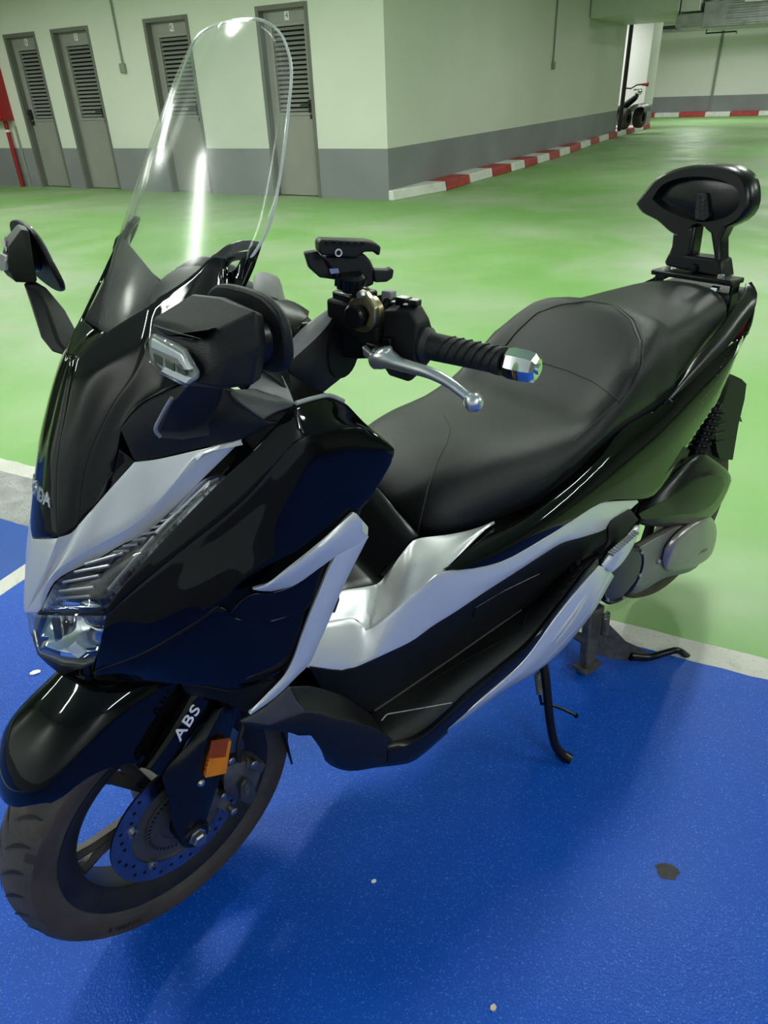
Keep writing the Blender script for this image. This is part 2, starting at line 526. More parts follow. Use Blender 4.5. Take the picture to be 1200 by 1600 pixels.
# ---- four louvred doors
def make_door(idx, x0, x1, label, handle_side):
    d = struct(wf(bpy.data.objects.new('door_%d' % idx, bpy.data.meshes.new('door_leaf'))))
    COL.objects.link(d)
    fw = 0.055
    lx0, lx1 = x0 + 0.105, x1 - 0.035      # louvre opening sits towards the right of the leaf
    ox0, ox1 = x0 + 0.185, x1 - 0.145
    z0, z1 = 1.10, 2.12
    y = 0.10
    # leaf: built around the louvre opening
    bm = bmesh.new()
    def bx(a0, a1, b0, b1, c0, c1):
        r = bmesh.ops.create_cube(bm, size=1)
        bmesh.ops.scale(bm, vec=(a1 - a0, b1 - b0, c1 - c0), verts=r['verts'])
        bmesh.ops.translate(bm, vec=((a0 + a1) / 2, (b0 + b1) / 2, (c0 + c1) / 2), verts=r['verts'])
    a0, a1 = x0 + fw, x1 - fw
    bx(a0, a1, y, y + 0.04, 0.012, z0); bx(a0, a1, y, y + 0.04, z1, DH - fw)
    bx(a0, ox0, y, y + 0.04, z0, z1); bx(ox1, a1, y, y + 0.04, z0, z1)
    bm.to_mesh(d.data); bm.free()
    d.data.materials.append(MATS['door_grey'])
    # frame
    for nm, c, s in (('frame_post', ((x0 + fw / 2), 0.07, DH / 2), (fw, 0.16, DH)), ('frame_post', ((x1 - fw / 2), 0.07, DH / 2), (fw, 0.16, DH)),
                     ('frame_head', ((x0 + x1) / 2, 0.07, DH - fw / 2), (x1 - x0 - 2 * fw, 0.16, fw))):
        box(nm, c, s, 'door_frame', d, 0.004)
    # raised louvre surround
    for c, s in ((((ox0 + ox1) / 2, y - 0.006, z1 + 0.02), (ox1 - ox0 + 0.08, 0.014, 0.04)), (((ox0 + ox1) / 2, y - 0.006, z0 - 0.02), (ox1 - ox0 + 0.08, 0.014, 0.04)),
                 ((ox0 - 0.02, y - 0.006, (z0 + z1) / 2), (0.04, 0.014, z1 - z0)), ((ox1 + 0.02, y - 0.006, (z0 + z1) / 2), (0.04, 0.014, z1 - z0))):
        box('louvre_frame', c, s, 'door_grey', d, 0.003)
    box('louvre_back', ((ox0 + ox1) / 2, y + 0.06, (z0 + z1) / 2), (ox1 - ox0 + 0.02, 0.008, z1 - z0 + 0.02), 'louvre_dark', d)
    n = 18
    proto = None
    for k in range(n):
        zc = z0 + (k + 0.5) * (z1 - z0) / n
        if proto is None:
            proto = box('slat', (0, 0, 0), (ox1 - ox0, 0.006, 0.045), 'door_grey', d, 0, Matrix.Rotation(math.radians(-48), 3, 'X'))
            s = proto
        else:
            s = proto.copy(); COL.objects.link(s)
        s.location = ((ox0 + ox1) / 2, y + 0.018, zc)
    # handle with plate and lock
    hx = (x1 - fw - 0.065) if handle_side > 0 else (x0 + fw + 0.05)
    hd = box('handle', (hx, y - 0.035, 1.17), (0.045, 0.05, 0.16), 'handle_black', d, 0.006)
    tube('lever', [(hx, y - 0.05, 1.19), (hx, y - 0.085, 1.19), (hx - handle_side * 0.03, y - 0.09, 1.19), (hx - handle_side * 0.13, y - 0.09, 1.185)], 0.012, 'handle_black', hd, 8)
    box('lock', (hx + 0.004, y - 0.03, 1.04), (0.035, 0.04, 0.06), 'handle_black', d, 0.006)
    pc = ((x0 + x1) / 2 + 0.02, y - 0.005, 2.235)
    p = box('number_plate', pc, (0.075, 0.006, 0.10), 'white_mark', d)
    f = bpy.data.curves.new('door_number', 'FONT')
    f.body = label; f.size = 0.10; f.align_x = 'CENTER'; f.align_y = 'CENTER'; f.extrude = 0.001
    t = bpy.data.objects.new('door_number', f)
    COL.objects.link(t); t.parent = p
    t.location = (pc[0], pc[1] - 0.005, pc[2]); t.rotation_euler = (PI / 2, 0, 0)
    f.materials.append(MATS['door_frame'])
    return d
make_door(1, *DOORS[0], '6', -1)
make_door(2, *DOORS[1], '5', 1)
make_door(3, *DOORS[2], 'K', 1)
make_door(4, *DOORS[3], '4', 1)

# ---- red fire cabinet and its riser
cab = wf(bpy.data.objects.new('fire_cabinet', None)); COL.objects.link(cab)
tag(cab, 'dark red metal fire cabinet on the door wall beside door six', 'cabinet')
box('body', (-8.30, -0.10, 1.58), (1.10, 0.20, 0.98), 'red_cabinet', cab, 0.01)
box('door_panel', (-8.30, -0.206, 1.58), (1.04, 0.014, 0.92), 'red_cabinet', cab, 0.004)
tube('catch', [(-7.84, -0.215, 1.5), (-7.84, -0.23, 1.5)], 0.02, 'handle_black', cab)
rp = wf(bpy.data.objects.new('red_riser_pipe', None)); COL.objects.link(rp)
tag(rp, 'thin red water pipe running from the floor up to the red cabinet', 'pipe')
tube('pipe', [(-7.93, -0.07, 0.0), (-7.93, -0.07, 1.085)], 0.036, 'red_cabinet', rp, 12)
lathe('collar', [(0.036, -0.02), (0.046, -0.02), (0.046, 0.02), (0.036, 0.02)], 'lamp_white', rp, Matrix.Translation((-7.93, -0.07, 0.93)) @ Matrix.Rotation(PI / 2, 4, 'X'), 14)
pp = wf(tube('wall_conduit', [(-7.76, -0.02, 0.0), (-7.76, -0.02, 1.0)], 0.02, 'conduit_grey', None, 8))
tag(pp, 'short grey conduit on the wall beside the red riser pipe', 'pipe')

# ---- conduits with boxes
def conduit(x, y, zb, axis, label):
    c = wf(bpy.data.objects.new('wall_conduit', None)); COL.objects.link(c)
    tag(c, label, 'conduit', 'wall conduits')
    n = Vector((0, -1, 0)) if axis == 'A' else Vector((1, 0, 0))
    p = Vector((x, y, 0)) + n * 0.02
    tube('tube', [p + Vector((0, 0, zb + 0.1)), p + Vector((0, 0, CEIL))], 0.016, 'conduit_grey', c, 8)
    box('junction_box', p + n * 0.012 + Vector((0, 0, zb + 0.055)), (0.10, 0.06, 0.13) if axis == 'A' else (0.06, 0.10, 0.13), 'conduit_grey', c, 0.012)
conduit(-4.71, 0, 1.71, 'A', 'grey conduit and switch box on the wall between the second and third doors')
conduit(0, 6.66, 1.55, 'B', 'grey conduit and switch box hanging down the green-lit side wall')

# ---- red and white kerbs
def kerb(name, pts_out, pts_in, hgt, first, label=None):
    k = struct(wf(bpy.data.objects.new(name, None))); COL.objects.link(k)
    for i in range(len(pts_out) - 1):
        a, b = Vector((*pts_out[i], 0)), Vector((*pts_out[i + 1], 0))
        c, d = Vector((*pts_in[i], 0)), Vector((*pts_in[i + 1], 0))
        e = (b - a).normalized() * 0.006
        f = (d - c).normalized() * 0.006 if (d - c).length > 0.01 else e * 0
        up = Vector((0, 0, hgt + random.uniform(-0.004, 0.004)))
        lean = (c - a).normalized() * 0.025
        vs = [a + e, b - e, d - f, c + f]
        vs += [a + e + lean + up, b - e + lean + up, d - f + up, c + f + up]
        white = (i % 2 == 0) == (first == 'w')
        o = mesh('kerb_block', vs, [(0, 3, 2, 1), (4, 5, 6, 7), (0, 1, 5, 4), (1, 2, 6, 5), (2, 3, 7, 6), (3, 0, 4, 7)], 'kerb_white' if white else 'kerb_red', k)
        bevel(o, 0.012, 2)
    return k
kp = [(0.09, -0.03), (0.36, 1.13), (0.33, 2.07), (0.34, 2.97), (0.37, 3.78), (0.38, 4.43), (0.38, 5.13), (0.36, 5.89), (0.34, 6.6), (0.31, 7.4), (0.22, 8.5), (0.16, 9.5), (0.12, 10.4), (0.09, 11.4), (0.08, 12.3), (0.10, 13.2), (0.12, 14.1), (0.14, 15.1), (0.14, 16.0)]
ki = [(0.006, -0.03)] + [(0.006, y) for x, y in kp[1:15]] + [(-1.2, y) for x, y in kp[15:]]
ki[14] = (-0.28, 12.32)
kerb('kerb_side', kp, ki, 0.13, 'w')
fx = [-2.45, -1.13, -0.23, 0.68, 1.55, 2.48, 3.4, 4.3, 5.2, 6.1]
kerb('kerb_far', [(x, 22.6) for x in fx], [(x, 23.06) for x in fx], 0.15, 'r')

# ---- services at the ceiling
def wbox(name, x0, x1, y0, y1, z0, z1, mt, bev=0.02, parent=None):
    o = box(name, ((x0 + x1) / 2, (y0 + y1) / 2, (z0 + z1) / 2), (x1 - x0, y1 - y0, z1 - z0), mt, parent, bev)
    return o if parent else wf(o)
du = wf(bpy.data.objects.new('ceiling_duct', None)); COL.objects.link(du)
tag(du, 'pale green boxed ceiling duct crossing above the end of the side wall', 'duct')
wbox('casing', 0.01, 1.84, 8.9, 12.2, 2.47, 2.98, 'duct_green', 0.03, du)
wbox('end_panel', 1.85, 2.22, 8.92, 12.1, 2.46, 2.98, 'far_white', 0.01, du)
tube('hanger_rod', [(1.86, 8.86, 2.40), (1.86, 8.86, CEIL)], 0.014, 'handle_black', du, 8)
un_ = wf(bpy.data.objects.new('ventilation_unit', None)); COL.objects.link(un_)
tag(un_, 'galvanised metal ventilation unit with ribbed side below the ceiling', 'vent unit')
wbox('housing', 2.30, 5.2, 9.0, 10.6, 2.16, 2.60, 'galvanised', 0.01, un_)
wbox('top_casing', 2.55, 5.2, 9.1, 10.5, 2.60, 2.95, 'galvanised', 0.01, un_)
wbox('inlet', 1.75, 2.30, 9.2, 10.4, 2.20, 2.44, 'galvanised', 0.01, un_)
for k in range(5):
    wbox('rib', 2.75, 5.1, 8.97, 9.0, 2.20 + k * 0.085, 2.24 + k * 0.085, 'galvanised', 0.006, un_)
wbox('light_box', 3.05, 4.6, 8.80, 9.0, 2.52, 2.62, 'lamp_white', 0.01, un_)
dp = wf(tube('drain_pipe', [(2.42, 8.99, 2.12), (2.42, 8.9, 2.06), (3.0, 8.9, 2.06), (3.0, 8.9, 2.02)], 0.014, 'handle_black', un_, 8))
dp.matrix_world = WFRAME; dp.parent = un_; dp.matrix_parent_inverse = Matrix(); dp.location = (0, 0, 0); dp.rotation_euler = (0, 0, 0)
tag(wf(tube('overhead_pipe', [(-1.9, 20.0, 2.72), (3.5, 20.0, 2.72)], 0.05, 'handle_black', None, 10)), 'black pipe running under the ceiling in front of the far wall', 'pipe')
tag(wf(tube('downpipe', [(0.07, 12.42, 0.13), (0.07, 12.42, CEIL)], 0.055, 'handle_black', None, 12)), 'thick black downpipe at the end of the side wall', 'pipe')
tag(wf(tube('wall_joint_strip', [(0.75, 23.06, 0.15), (0.75, 23.06, CEIL)], 0.045, 'conduit_grey', None, 8)), 'narrow grey vertical strip on the white far wall', 'pipe')
tag(wf(wbox('cable_tray', -2.4, 12, 20.6, 21.2, 2.62, 2.70, 'galvanised', 0.004)), 'long metal cable tray below the ceiling by the far wall', 'cable tray')

# ---- parked quad bike half hidden between the side wall and the column
qb = wf(bpy.data.objects.new('quad_bike', None)); COL.objects.link(qb)
tag(qb, 'small dark quad bike with a red hand grip parked by the column', 'quad bike')
qx, qy, qz = 0.02, 13.35, 0.13
for dx, dy in ((-0.02, -0.2), (0.28, 0.25)):
    t_ = lathe('tyre', [(0.10, -0.11), (0.20, -0.12), (0.245, -0.09), (0.255, 0), (0.245, 0.09), (0.20, 0.12), (0.10, 0.11)], 'rubber', qb, Matrix.Translation((qx + dx, qy + dy, qz + 0.255)) @ Matrix.Rotation(math.radians(80), 4, 'Z'), 20)
grid('body', [[Vector((qx - 0.30 + 0.50 * t + 0.02 * math.sin(a), qy + 0.1 + 0.22 * math.cos(a) * (1 - 0.5 * t), qz + 0.40 + 0.38 * t + 0.16 * math.sin(a) * (1 - t * 0.4))) for a in [2 * PI * q / 12 for q in range(12)]] for t in (0, 0.3, 0.6, 0.85, 1.0)], 'matte_black', qb, closed=True, caps=True)
grid('mudguard', [[Vector((qx + 0.28 + 0.22 * math.cos(a), qy - 0.25 + 0.85 * s, qz + 0.40 + 0.2 * math.sin(a))) for s in (0, 0.5, 1)] for a in [PI * q / 8 for q in range(9)]], 'dark_grey', qb)
lathe('headlamp', [(0.02, -0.09), (0.075, -0.07), (0.085, 0.04), (0.07, 0.07), (0.0, 0.075)], 'chrome', qb, Matrix.Translation((qx + 0.22, qy, qz + 0.88)) @ Matrix.Rotation(math.radians(60), 4, 'Z'), 16)
tube('handlebar', [(qx - 0.25, qy + 0.1, qz + 0.98), (qx, qy + 0.05, qz + 0.96), (qx + 0.16, qy, qz + 1.04), (qx + 0.30, qy - 0.02, qz + 1.05)], 0.018, 'matte_black', qb, 8)
tube('hand_grip', [(qx + 0.28, qy - 0.02, qz + 1.045), (qx + 0.36, qy - 0.03, qz + 1.045), (qx + 0.46, qy - 0.05, qz + 1.04)], [0.025, 0.032, 0.05], 'red_cabinet', qb, 10)
tube('lever', [(qx + 0.1, qy - 0.05, qz + 0.93), (qx + 0.28, qy - 0.08, qz + 0.93)], 0.02, 'chrome', qb, 8)

# ---- ceiling lamps
def lamp(i, x, y, p):
    c = bpy.data.objects.new('ceiling_lamp', None); COL.objects.link(c)
    c.matrix_world = WFRAME @ Matrix.Translation((x, y, 0))
    tag(c, 'white twin-tube ceiling lamp of the parking garage', 'lamp', 'garage ceiling lamps')
    box('case', (0, 0, CEIL - 0.03), (0.16, 1.3, 0.05), 'lamp_case', c)
    for s in (-0.045, 0.045):
        t = tube('tube', [(s, -0.6, CEIL - 0.075), (s, 0.6, CEIL - 0.075)], 0.019, 'tube_light', c, 8)
    ld = bpy.data.lights.new('lamp_light', 'AREA')
    ld.shape = 'RECTANGLE'; ld.size = 0.16; ld.size_y = 1.25; ld.energy = LAMPW * p; ld.color = (0.94, 1.0, 0.94)
    lo = bpy.data.objects.new('lamp_light', ld); COL.objects.link(lo); lo.parent = c
    lo.location = (0, 0, CEIL - 0.11)
for i, (x, y, p) in enumerate(TUBES): lamp(i, x, y, p)

# ---- bits lying on the floor
def speck(name, x, y, r, mt, label, catg, n=9, zt=0.003, sx=1.0, ang=0.0, seed=1):
    rnd = random.Random(seed)
    pts = []
    for k in range(n):
        a = 2 * PI * k / n
        q = r * rnd.uniform(0.75, 1.15)
        u, v = q * math.cos(a) * sx, q * math.sin(a)
        pts.append((x + u * math.cos(ang) - v * math.sin(ang), y + u * math.sin(ang) + v * math.cos(ang), 0.0013))
    return tag(prism(name, pts, (0, 0, zt), mt), label, catg)
mat('stain_brown', (0.045, 0.042, 0.04), 0.8, var=(120, 0.3))
mat('chip_pale', (0.62, 0.52, 0.40), 0.8)
speck('dark_stain', 0.532, 0.818, 0.0165, 'stain_brown', 'dark brown oval stain on the blue bay paint', 'stain', 12, 0.0006, 1.45, -0.2, 5)
speck('stone_chip', 0.15, 0.59, 0.0055, 'chip_pale', 'small pale tan chip on the blue floor near the bottom edge', 'chip', 7, 0.004, 1.0, 0, 2)
speck('paint_flake', -0.051, 0.823, 0.0045, 'white_mark', 'tiny white flake on the blue floor right of the front wheel', 'flake', 7, 0.002, 1.3, 0.3, 3)
speck('paper_scrap', -0.986, 1.464, 0.010, 'white_mark', 'small white scrap on the blue floor left of the front mudguard', 'scrap', 7, 0.003, 1.8, 0.5, 4)
dr = tag(lathe('floor_drain', [(0.0, 0.004), (0.055, 0.004), (0.062, 0.0015)], 'galvanised', None, Matrix.Translation((1.30, 4.45, 0)) @ Matrix.Rotation(PI / 2, 4, 'X'), 20), 'small round drain cover in the green floor behind the handlebar', 'drain')
# ================================================================== SCOOTER
PSI = math.radians(-144.5)
BLEAN = math.radians(-1.5)
BO = Vector((-0.4209, 0.832, 0.0))
_ex = Vector((math.cos(PSI), math.sin(PSI), 0))
_l = Vector((-math.sin(PSI), math.cos(PSI), 0))
_z = Vector((0, 0, 1))
_ey = _l * math.cos(BLEAN) - _z * math.sin(BLEAN)
_ez = _z * math.cos(BLEAN) + _l * math.sin(BLEAN)
BM = Matrix((_ex, _ey, _ez)).transposed().to_4x4()
BM.translation = BO
BI = BM.inverted()
root = bpy.data.objects.new('motor_scooter', None)
COL.objects.link(root)
root.matrix_world = BM
tag(root, 'black and silver maxi scooter with tall clear screen parked on its centre stand', 'scooter')
CL = BI @ CAM

def sight(px, py):
    """direction (scooter axes) in which a photo point lies"""
    dx, dy = px - 600, py - 800
    a = dx * D0 + dy * D1
    b = dx * N0 + dy * N1
    return BI.to_3x3() @ (R0 * a - UP0 * b + FWD * FPX)

def at(px, py, y):
    """point of the scooter on the plane y metres left of its middle"""
    v = sight(px, py)
    return CL + v * ((y - CL.y) / v.y)
def atz(px, py, z):
    v = sight(px, py)
    return CL + v * ((z - CL.z) / v.z)
def atx(px, py, x):
    v = sight(px, py)
    return CL + v * ((x - CL.x) / v.x)

# steered front end
STEER = math.radians(9.8)
RAKE = math.radians(26.5)
WC = Vector((0, 0, 0.2745))
RS = Matrix.Rotation(STEER, 4, Vector((-math.sin(RAKE), 0, math.cos(RAKE))))
FW = Matrix.Translation(WC) @ RS              # front-wheel axes -> scooter axes
FWI = FW.inverted()
def aw(px, py, y):
    """same as at(), in the turned front wheel's own axes, returned in scooter axes"""
    c = FWI @ CL
    v = FWI.to_3x3() @ sight(px, py)
    return FW @ (c + v * ((y - c.y) / v.y))
def awl(px, py, y):
    return FWI @ aw(px, py, y)

def P(p, f=at):
    return p if isinstance(p, Vector) else f(*p)

def flip(o, name=None):
    """the same part on the other side of the scooter"""
    me = o.data.copy()
    for v in me.vertices: v.co.y = -v.co.y
    me.flip_normals()
    c = bpy.data.objects.new(name or o.name.split('.')[0], me)
    COL.objects.link(c)
    c.parent = o.parent
    for md in o.modifiers:
        k = c.modifiers.new(md.name, md.type)
        for a in ('width', 'segments', 'limit_method', 'angle_limit', 'thickness', 'offset', 'levels', 'render_levels'):
            if hasattr(md, a): setattr(k, a, getattr(md, a))
    if 'label' in o: c['label'] = o['label']
    return c

def loft(name, rails, mt, parent=None, n=28, m=None, t=0.004, out=(0, 1, 0), bev=0.0012, both=True, across='s', smooth=32, f=at, off=-1):
    """panel through a set of rails (each a list of traced points with their real distance from the middle plane)"""
    parent = parent or root
    R = [cat([P(p, f) for p in r], n) for r in rails]
    if across == 's' and len(R) > 2:
        m = m or 4 * (len(R) - 1)
        cols = [cat([r[j] for r in R], m + 1) for j in range(n)]
        rows = [[cols[j][i] for j in range(n)] for i in range(m + 1)]
    elif across == 'l' and (m or 0) > 1:
        rows = []
        for a, b in zip(R[:-1], R[1:]):
            for k in range(m): rows.append([p.lerp(q, k / m) for p, q in zip(a, b)])
        rows.append(R[-1])
    else:
        rows = R
    o = grid(name, rows, mt, parent, smooth, out)
    if t: solid(o, t, off)
    if bev and t: bevel(o, bev, 2, 40)
    if both: flip(o)
    return o

def plate(name, pts, mt, parent=None, t=0.004, vec=(0, -1, 0), bev=0.001, both=True, f=at, n=None):
    """flat-ish trim piece from a traced outline"""
    q = [P(p, f) for p in pts]
    if n: q = cat(q + [q[0]], n + 1)[:-1]
    o = prism(name, q, Vector(vec) * t, mt, parent or root, bev)
    if both: flip(o)
    return o

def text(name, s, size, mt, parent, mtx, ext=0.0004, shear=0.0, sp=1.0, sx=1.0, bold=0.0):
    f = bpy.data.curves.new(name, 'FONT')
    f.body = s; f.size = size; f.align_x = 'CENTER'; f.align_y = 'CENTER'; f.extrude = ext; f.shear = shear; f.space_character = sp; f.offset = bold
    tmp = bpy.data.objects.new(name, f)
    COL.objects.link(tmp)
    dg = bpy.context.evaluated_depsgraph_get()
    me = bpy.data.meshes.new_from_object(tmp.evaluated_get(dg))
    bpy.data.objects.remove(tmp)
    me.transform(mtx @ Matrix.Diagonal((sx, 1, 1, 1)))
    return link(name, me, mt, parent)

def basis(o, x, y):
    """matrix with local x and y along the given directions at o"""
    x = Vector(x).normalized(); y = (Vector(y) - x * Vector(y).dot(x)).normalized(); z = x.cross(y)
    m = Matrix((x, y, z)).transposed().to_4x4(); m.translation = Vector(o)
    return m

# ------------------------------------------------------------------ front wheel (turned with the bar)
SPOKE0 = -0.12
def wheel(prefix, mtx, R, W, rimR, spokes, parent_root):
    hw = W / 2
    prof = []
    # tyre section from left bead to right bead
    sec = [(rimR + 0.002, -hw * 0.70), (rimR + 0.022, -hw * 0.86), (rimR + 0.045, -hw * 0.93), (R - 0.022, -hw * 0.90), (R - 0.011, -hw * 0.70), (R - 0.003, -hw * 0.36), (R, 0)]
    sec = sec + [(r, -y) for r, y in reversed(sec[:-1])]
    rim = lathe(prefix, [(rimR - 0.012, -hw * 0.72), (rimR + 0.006, -hw * 0.76), (rimR + 0.004, -hw * 0.64), (rimR - 0.020, -hw * 0.5), (rimR - 0.028, -hw * 0.2), (rimR - 0.028, hw * 0.2), (rimR - 0.020, hw * 0.5), (rimR + 0.004, hw * 0.64), (rimR + 0.006, hw * 0.76), (rimR - 0.012, hw * 0.72), (rimR - 0.032, hw * 0.45), (rimR - 0.036, 0), (rimR - 0.032, -hw * 0.45)], 'wheel_black', parent_root, mtx, 72, 40, closed_prof=True)
    ty = lathe('tyre', sec, 'rubber', rim, mtx, 96, 45)
    ty.data.materials.append(MATS['sidewall'])
    cw = mtx.to_3x3().col[1]; c0 = mtx.translation
    for p in ty.data.polygons:
        if abs((p.center - c0).dot(cw)) > hw * 0.80: p.material_index = 1
    # tread grooves: sunk dark sipes as shallow proud-edged strips
    bm = bmesh.new()
    cnt = 34
    for k in range(cnt):
        a0 = 2 * PI * k / cnt
        for sgn in (-1, 1):
            ao = a0 + (PI / cnt if sgn > 0 else 0)
            pts = []
            for q in range(7):
                u = q / 6
                yy = sgn * hw * (0.10 + 0.66 * u)
                aa = ao + 0.20 * u - 0.10 * u * u
                uu = abs(yy) / hw
                rr = R - 0.0035 * (uu / 0.36) ** 1.6 if uu < 0.36 else (R - 0.0035 - (uu - 0.36) / 0.34 * 0.0085 if uu < 0.70 else R - 0.012 - (uu - 0.70) / 0.2 * 0.010)
                pts.append((aa, yy, rr + 0.0022))
            w = 0.016
            vs = []
            for q, (aa, yy, rr) in enumerate(pts):
                ww = w * (1 - abs(q / 6 - 0.5) * 1.2)
                vs.append((bm.verts.new(mtx @ Vector((rr * math.cos(aa - ww), yy, rr * math.sin(aa - ww)))), bm.verts.new(mtx @ Vector((rr * math.cos(aa + ww), yy, rr * math.sin(aa + ww))))))
            for q in range(6):
                bm.faces.new((vs[q][0], vs[q][1], vs[q + 1][1], vs[q + 1][0]))
    g = frombm('tread_groove', bm, 'rubber_black', rim)
    g['kind'] = 'stuff'
    # hub and Y spokes
    hub = lathe('hub', [(0.0, -0.05), (0.034, -0.05), (0.040, -0.03), (0.040, 0.03), (0.034, 0.05), (0.0, 0.05)], 'spoke_grey', rim, mtx, 28)
    rin = rimR - 0.028
    for k in range(spokes):
        a = 2 * PI * k / spokes + SPOKE0
        def pol(r, t, y): return mtx @ Vector((r * math.cos(t), y, r * math.sin(t)))
        for sgn in (-1, 1):
            rows = []
            for u in (0, 0.35, 0.7, 1.0):
                r = 0.036 + (rin - 0.036) * u
                t = a + sgn * (0.02 + 0.115 * u ** 1.2)
                wd = (0.013 - 0.004 * u + (0.003 if u == 1 else 0)) / max(r, 0.05)
                th_ = 0.014 - 0.003 * u
                rows.append([pol(r, t - wd, -th_ * 0.5), pol(r, t, -th_), pol(r, t + wd, -th_ * 0.5), pol(r, t + wd, th_ * 0.5), pol(r, t, th_), pol(r, t - wd, th_ * 0.5)])
            grid('spoke', rows, 'spoke_grey', rim, 35, closed=True, caps=True)
    return rim

fw_rim = wheel('front_wheel', FW, 0.271, 0.118, 0.199, 5, root)
# tyre lettering on the sidewall
for nm, s, a0, flipd in (('tyre_lettering', 'PIRELLI', math.radians(-52), 1),):
    for i, ch in enumerate(s):
        a = a0 - (i - 3) * 0.042
        r = 0.2300
        pos = FW @ Vector((r * math.cos(a), 0.0562, r * math.sin(a)))
        rad = FW.to_3x3() @ Vector((math.cos(a), 0, math.sin(a)))
        tan = FW.to_3x3() @ Vector((math.sin(a), 0, -math.cos(a)))
        text('tyre_lettering', ch, 0.013, 'rubber_black', fw_rim, basis(pos, tan, rad))

# brake disc with drilled holes, carrier ring, pulse ring
def disc(parent, mtx, y, R, r, t=0.004, holes=36):
    d = lathe('brake_disc', [(r, y - t / 2), (R, y - t / 2), (R, y + t / 2), (r, y + t / 2)], 'disc_steel', parent, mtx, 72, 30, closed_prof=True)
    bm = bmesh.new()
    for k in range(holes):
        rr = (R - 0.012, R - 0.024, R - 0.018)[k % 3]
        a = 2 * PI * k / holes
        c = Vector((rr * math.cos(a), y + t / 2 + 0.0004, rr * math.sin(a)))
        vs = [bm.verts.new(mtx @ (c + Vector((0.0033 * math.cos(q * PI / 4), 0, 0.0033 * math.sin(q * PI / 4))))) for q in range(8)]
        bm.faces.new(vs)
    h_ = frombm('drilled_hole', bm, 'inner_black', parent)
    h_['kind'] = 'stuff'
    return d
disc(root, FW, 0.062, 0.128, 0.092)
cr = lathe('disc_carrier', [(0.058, 0.056), (0.093, 0.056), (0.093, 0.0605), (0.058, 0.0605)], 'disc_ring', root, FW, 48, closed_prof=True)
for k in range(5):
    a = 2 * PI * k / 5 + 0.5
    c = FW @ Matrix.Translation((0.094 * math.cos(a), 0.066, 0.094 * math.sin(a)))
    lathe('disc_bolt', [(0.004, 0.004), (0.0045, 0.0015), (0.0085, 0.0015), (0.0085, -0.004)], 'bolt_steel', cr, c, 12)
pr = lathe('pulse_ring', [(0.042, 0.062), (0.066, 0.062), (0.066, 0.066), (0.042, 0.066)], 'disc_ring', root, FW, 48, closed_prof=True)
bm = bmesh.new()
for k in range(46):
    a = 2 * PI * k / 46
    vs = [bm.verts.new(FW @ Vector((r * math.cos(a + s), 0.0665, r * math.sin(a + s)))) for r, s in ((0.058, -0.03), (0.0645, -0.03), (0.0645, 0.03), (0.058, 0.03))]
    bm.faces.new(vs)
g = frombm('pulse_ring_slot', bm, 'inner_black', root); g['kind'] = 'stuff'
lathe('hub_cover', [(0.0, 0.072), (0.03, 0.072), (0.044, 0.064), (0.044, 0.04)], 'spoke_grey', root, FW, 32)

# fork legs, cover plates
def fwp(x, y, z): return FW @ Vector((x, y, z))
fork_dir = Vector((-math.sin(RAKE), 0, math.cos(RAKE)))
for sgn in (1, -1):
    b0 = Vector((-0.005, sgn * 0.088, -0.01))
    tube('fork_leg', [FW @ b0, FW @ (b0 + fork_dir * 0.16), FW @ (b0 + fork_dir * 0.161), FW @ (b0 + fork_dir * 0.50)], [0.022, 0.024, 0.019, 0.019], 'satin_black', root, 14)
lug = lathe('fork_lug', [(0.0, 0.118), (0.022, 0.118), (0.027, 0.11), (0.027, 0.07), (0, 0.07)], 'satin_black', root, FW, 22)
lathe('axle_bolt', [(0.0, 0.130), (0.011, 0.130), (0.0135, 0.127), (0.0135, 0.119), (0.017, 0.118), (0.017, 0.112)], 'bolt_steel', root, FW, 6, 20)

# left fork guard with reflector, ABS mark
guard = loft('fork_guard', [
    [(270, 1290, 0.105), (262, 1245, 0.108), (255, 1210, 0.108), (280, 1178, 0.108), (308, 1146, 0.108), (334, 1108, 0.106)],
    [(292, 1318, 0.112), (292, 1245, 0.120), (290, 1208, 0.121), (310, 1172, 0.121), (333, 1138, 0.120), (348, 1106, 0.116)],
    [(322, 1290, 0.108), (330, 1240, 0.112), (338, 1205, 0.112), (350, 1165, 0.112), (362, 1125, 0.112), (366, 1100, 0.108)]],
    'satin_black', root, 24, 8, 0.006, both=False, f=aw)
# upper cover with lettering
cover = loft('fork_cover', [
    [(216, 1198, 0.088), (240, 1165, 0.092), (265, 1125, 0.092), (290, 1085, 0.090)],
    [(232, 1203, 0.108), (258, 1165, 0.112), (284, 1125, 0.112), (306, 1083, 0.110)],
    [(247, 1212, 0.112), (272, 1175, 0.114), (298, 1135, 0.114), (325, 1093, 0.112)],
    [(254, 1212, 0.100), (280, 1178, 0.102), (308, 1138, 0.102), (334, 1100, 0.100)]],
    'gloss_black', root, 18, 9, 0.004, both=False, f=aw)
def place_text(name, s, pc, px_dir, px_up, y, size, mt, parent, f=aw, **k):
    c = f(*pc, y); a = f(*px_dir, y) - c; b = f(*px_up, y) - c
    return text(name, s, size, mt, parent, basis(c, a, b), **k)
place_text('abs_lettering', 'ABS', (291, 1132), (303, 1113), (276, 1124), 0.1205, 0.032, 'white_mark', cover, shear=0.30, bold=0.0004, sp=1.10)
rf = plate('fork_reflector', [(331, 1155, 0.116), (358, 1152, 0.116), (350, 1203, 0.116), (317, 1210, 0.116), (322, 1180, 0.116)], 'amber_reflector', root, 0.010, (0, 1, 0), 0.0015, False, aw)
plate('reflector_upper', [(330, 1157, 0.1265), (357, 1154, 0.1265), (352, 1182, 0.1265), (325, 1185, 0.1265)], 'amber_dark', rf, 0.0012, (0, 1, 0), 0, False, aw)
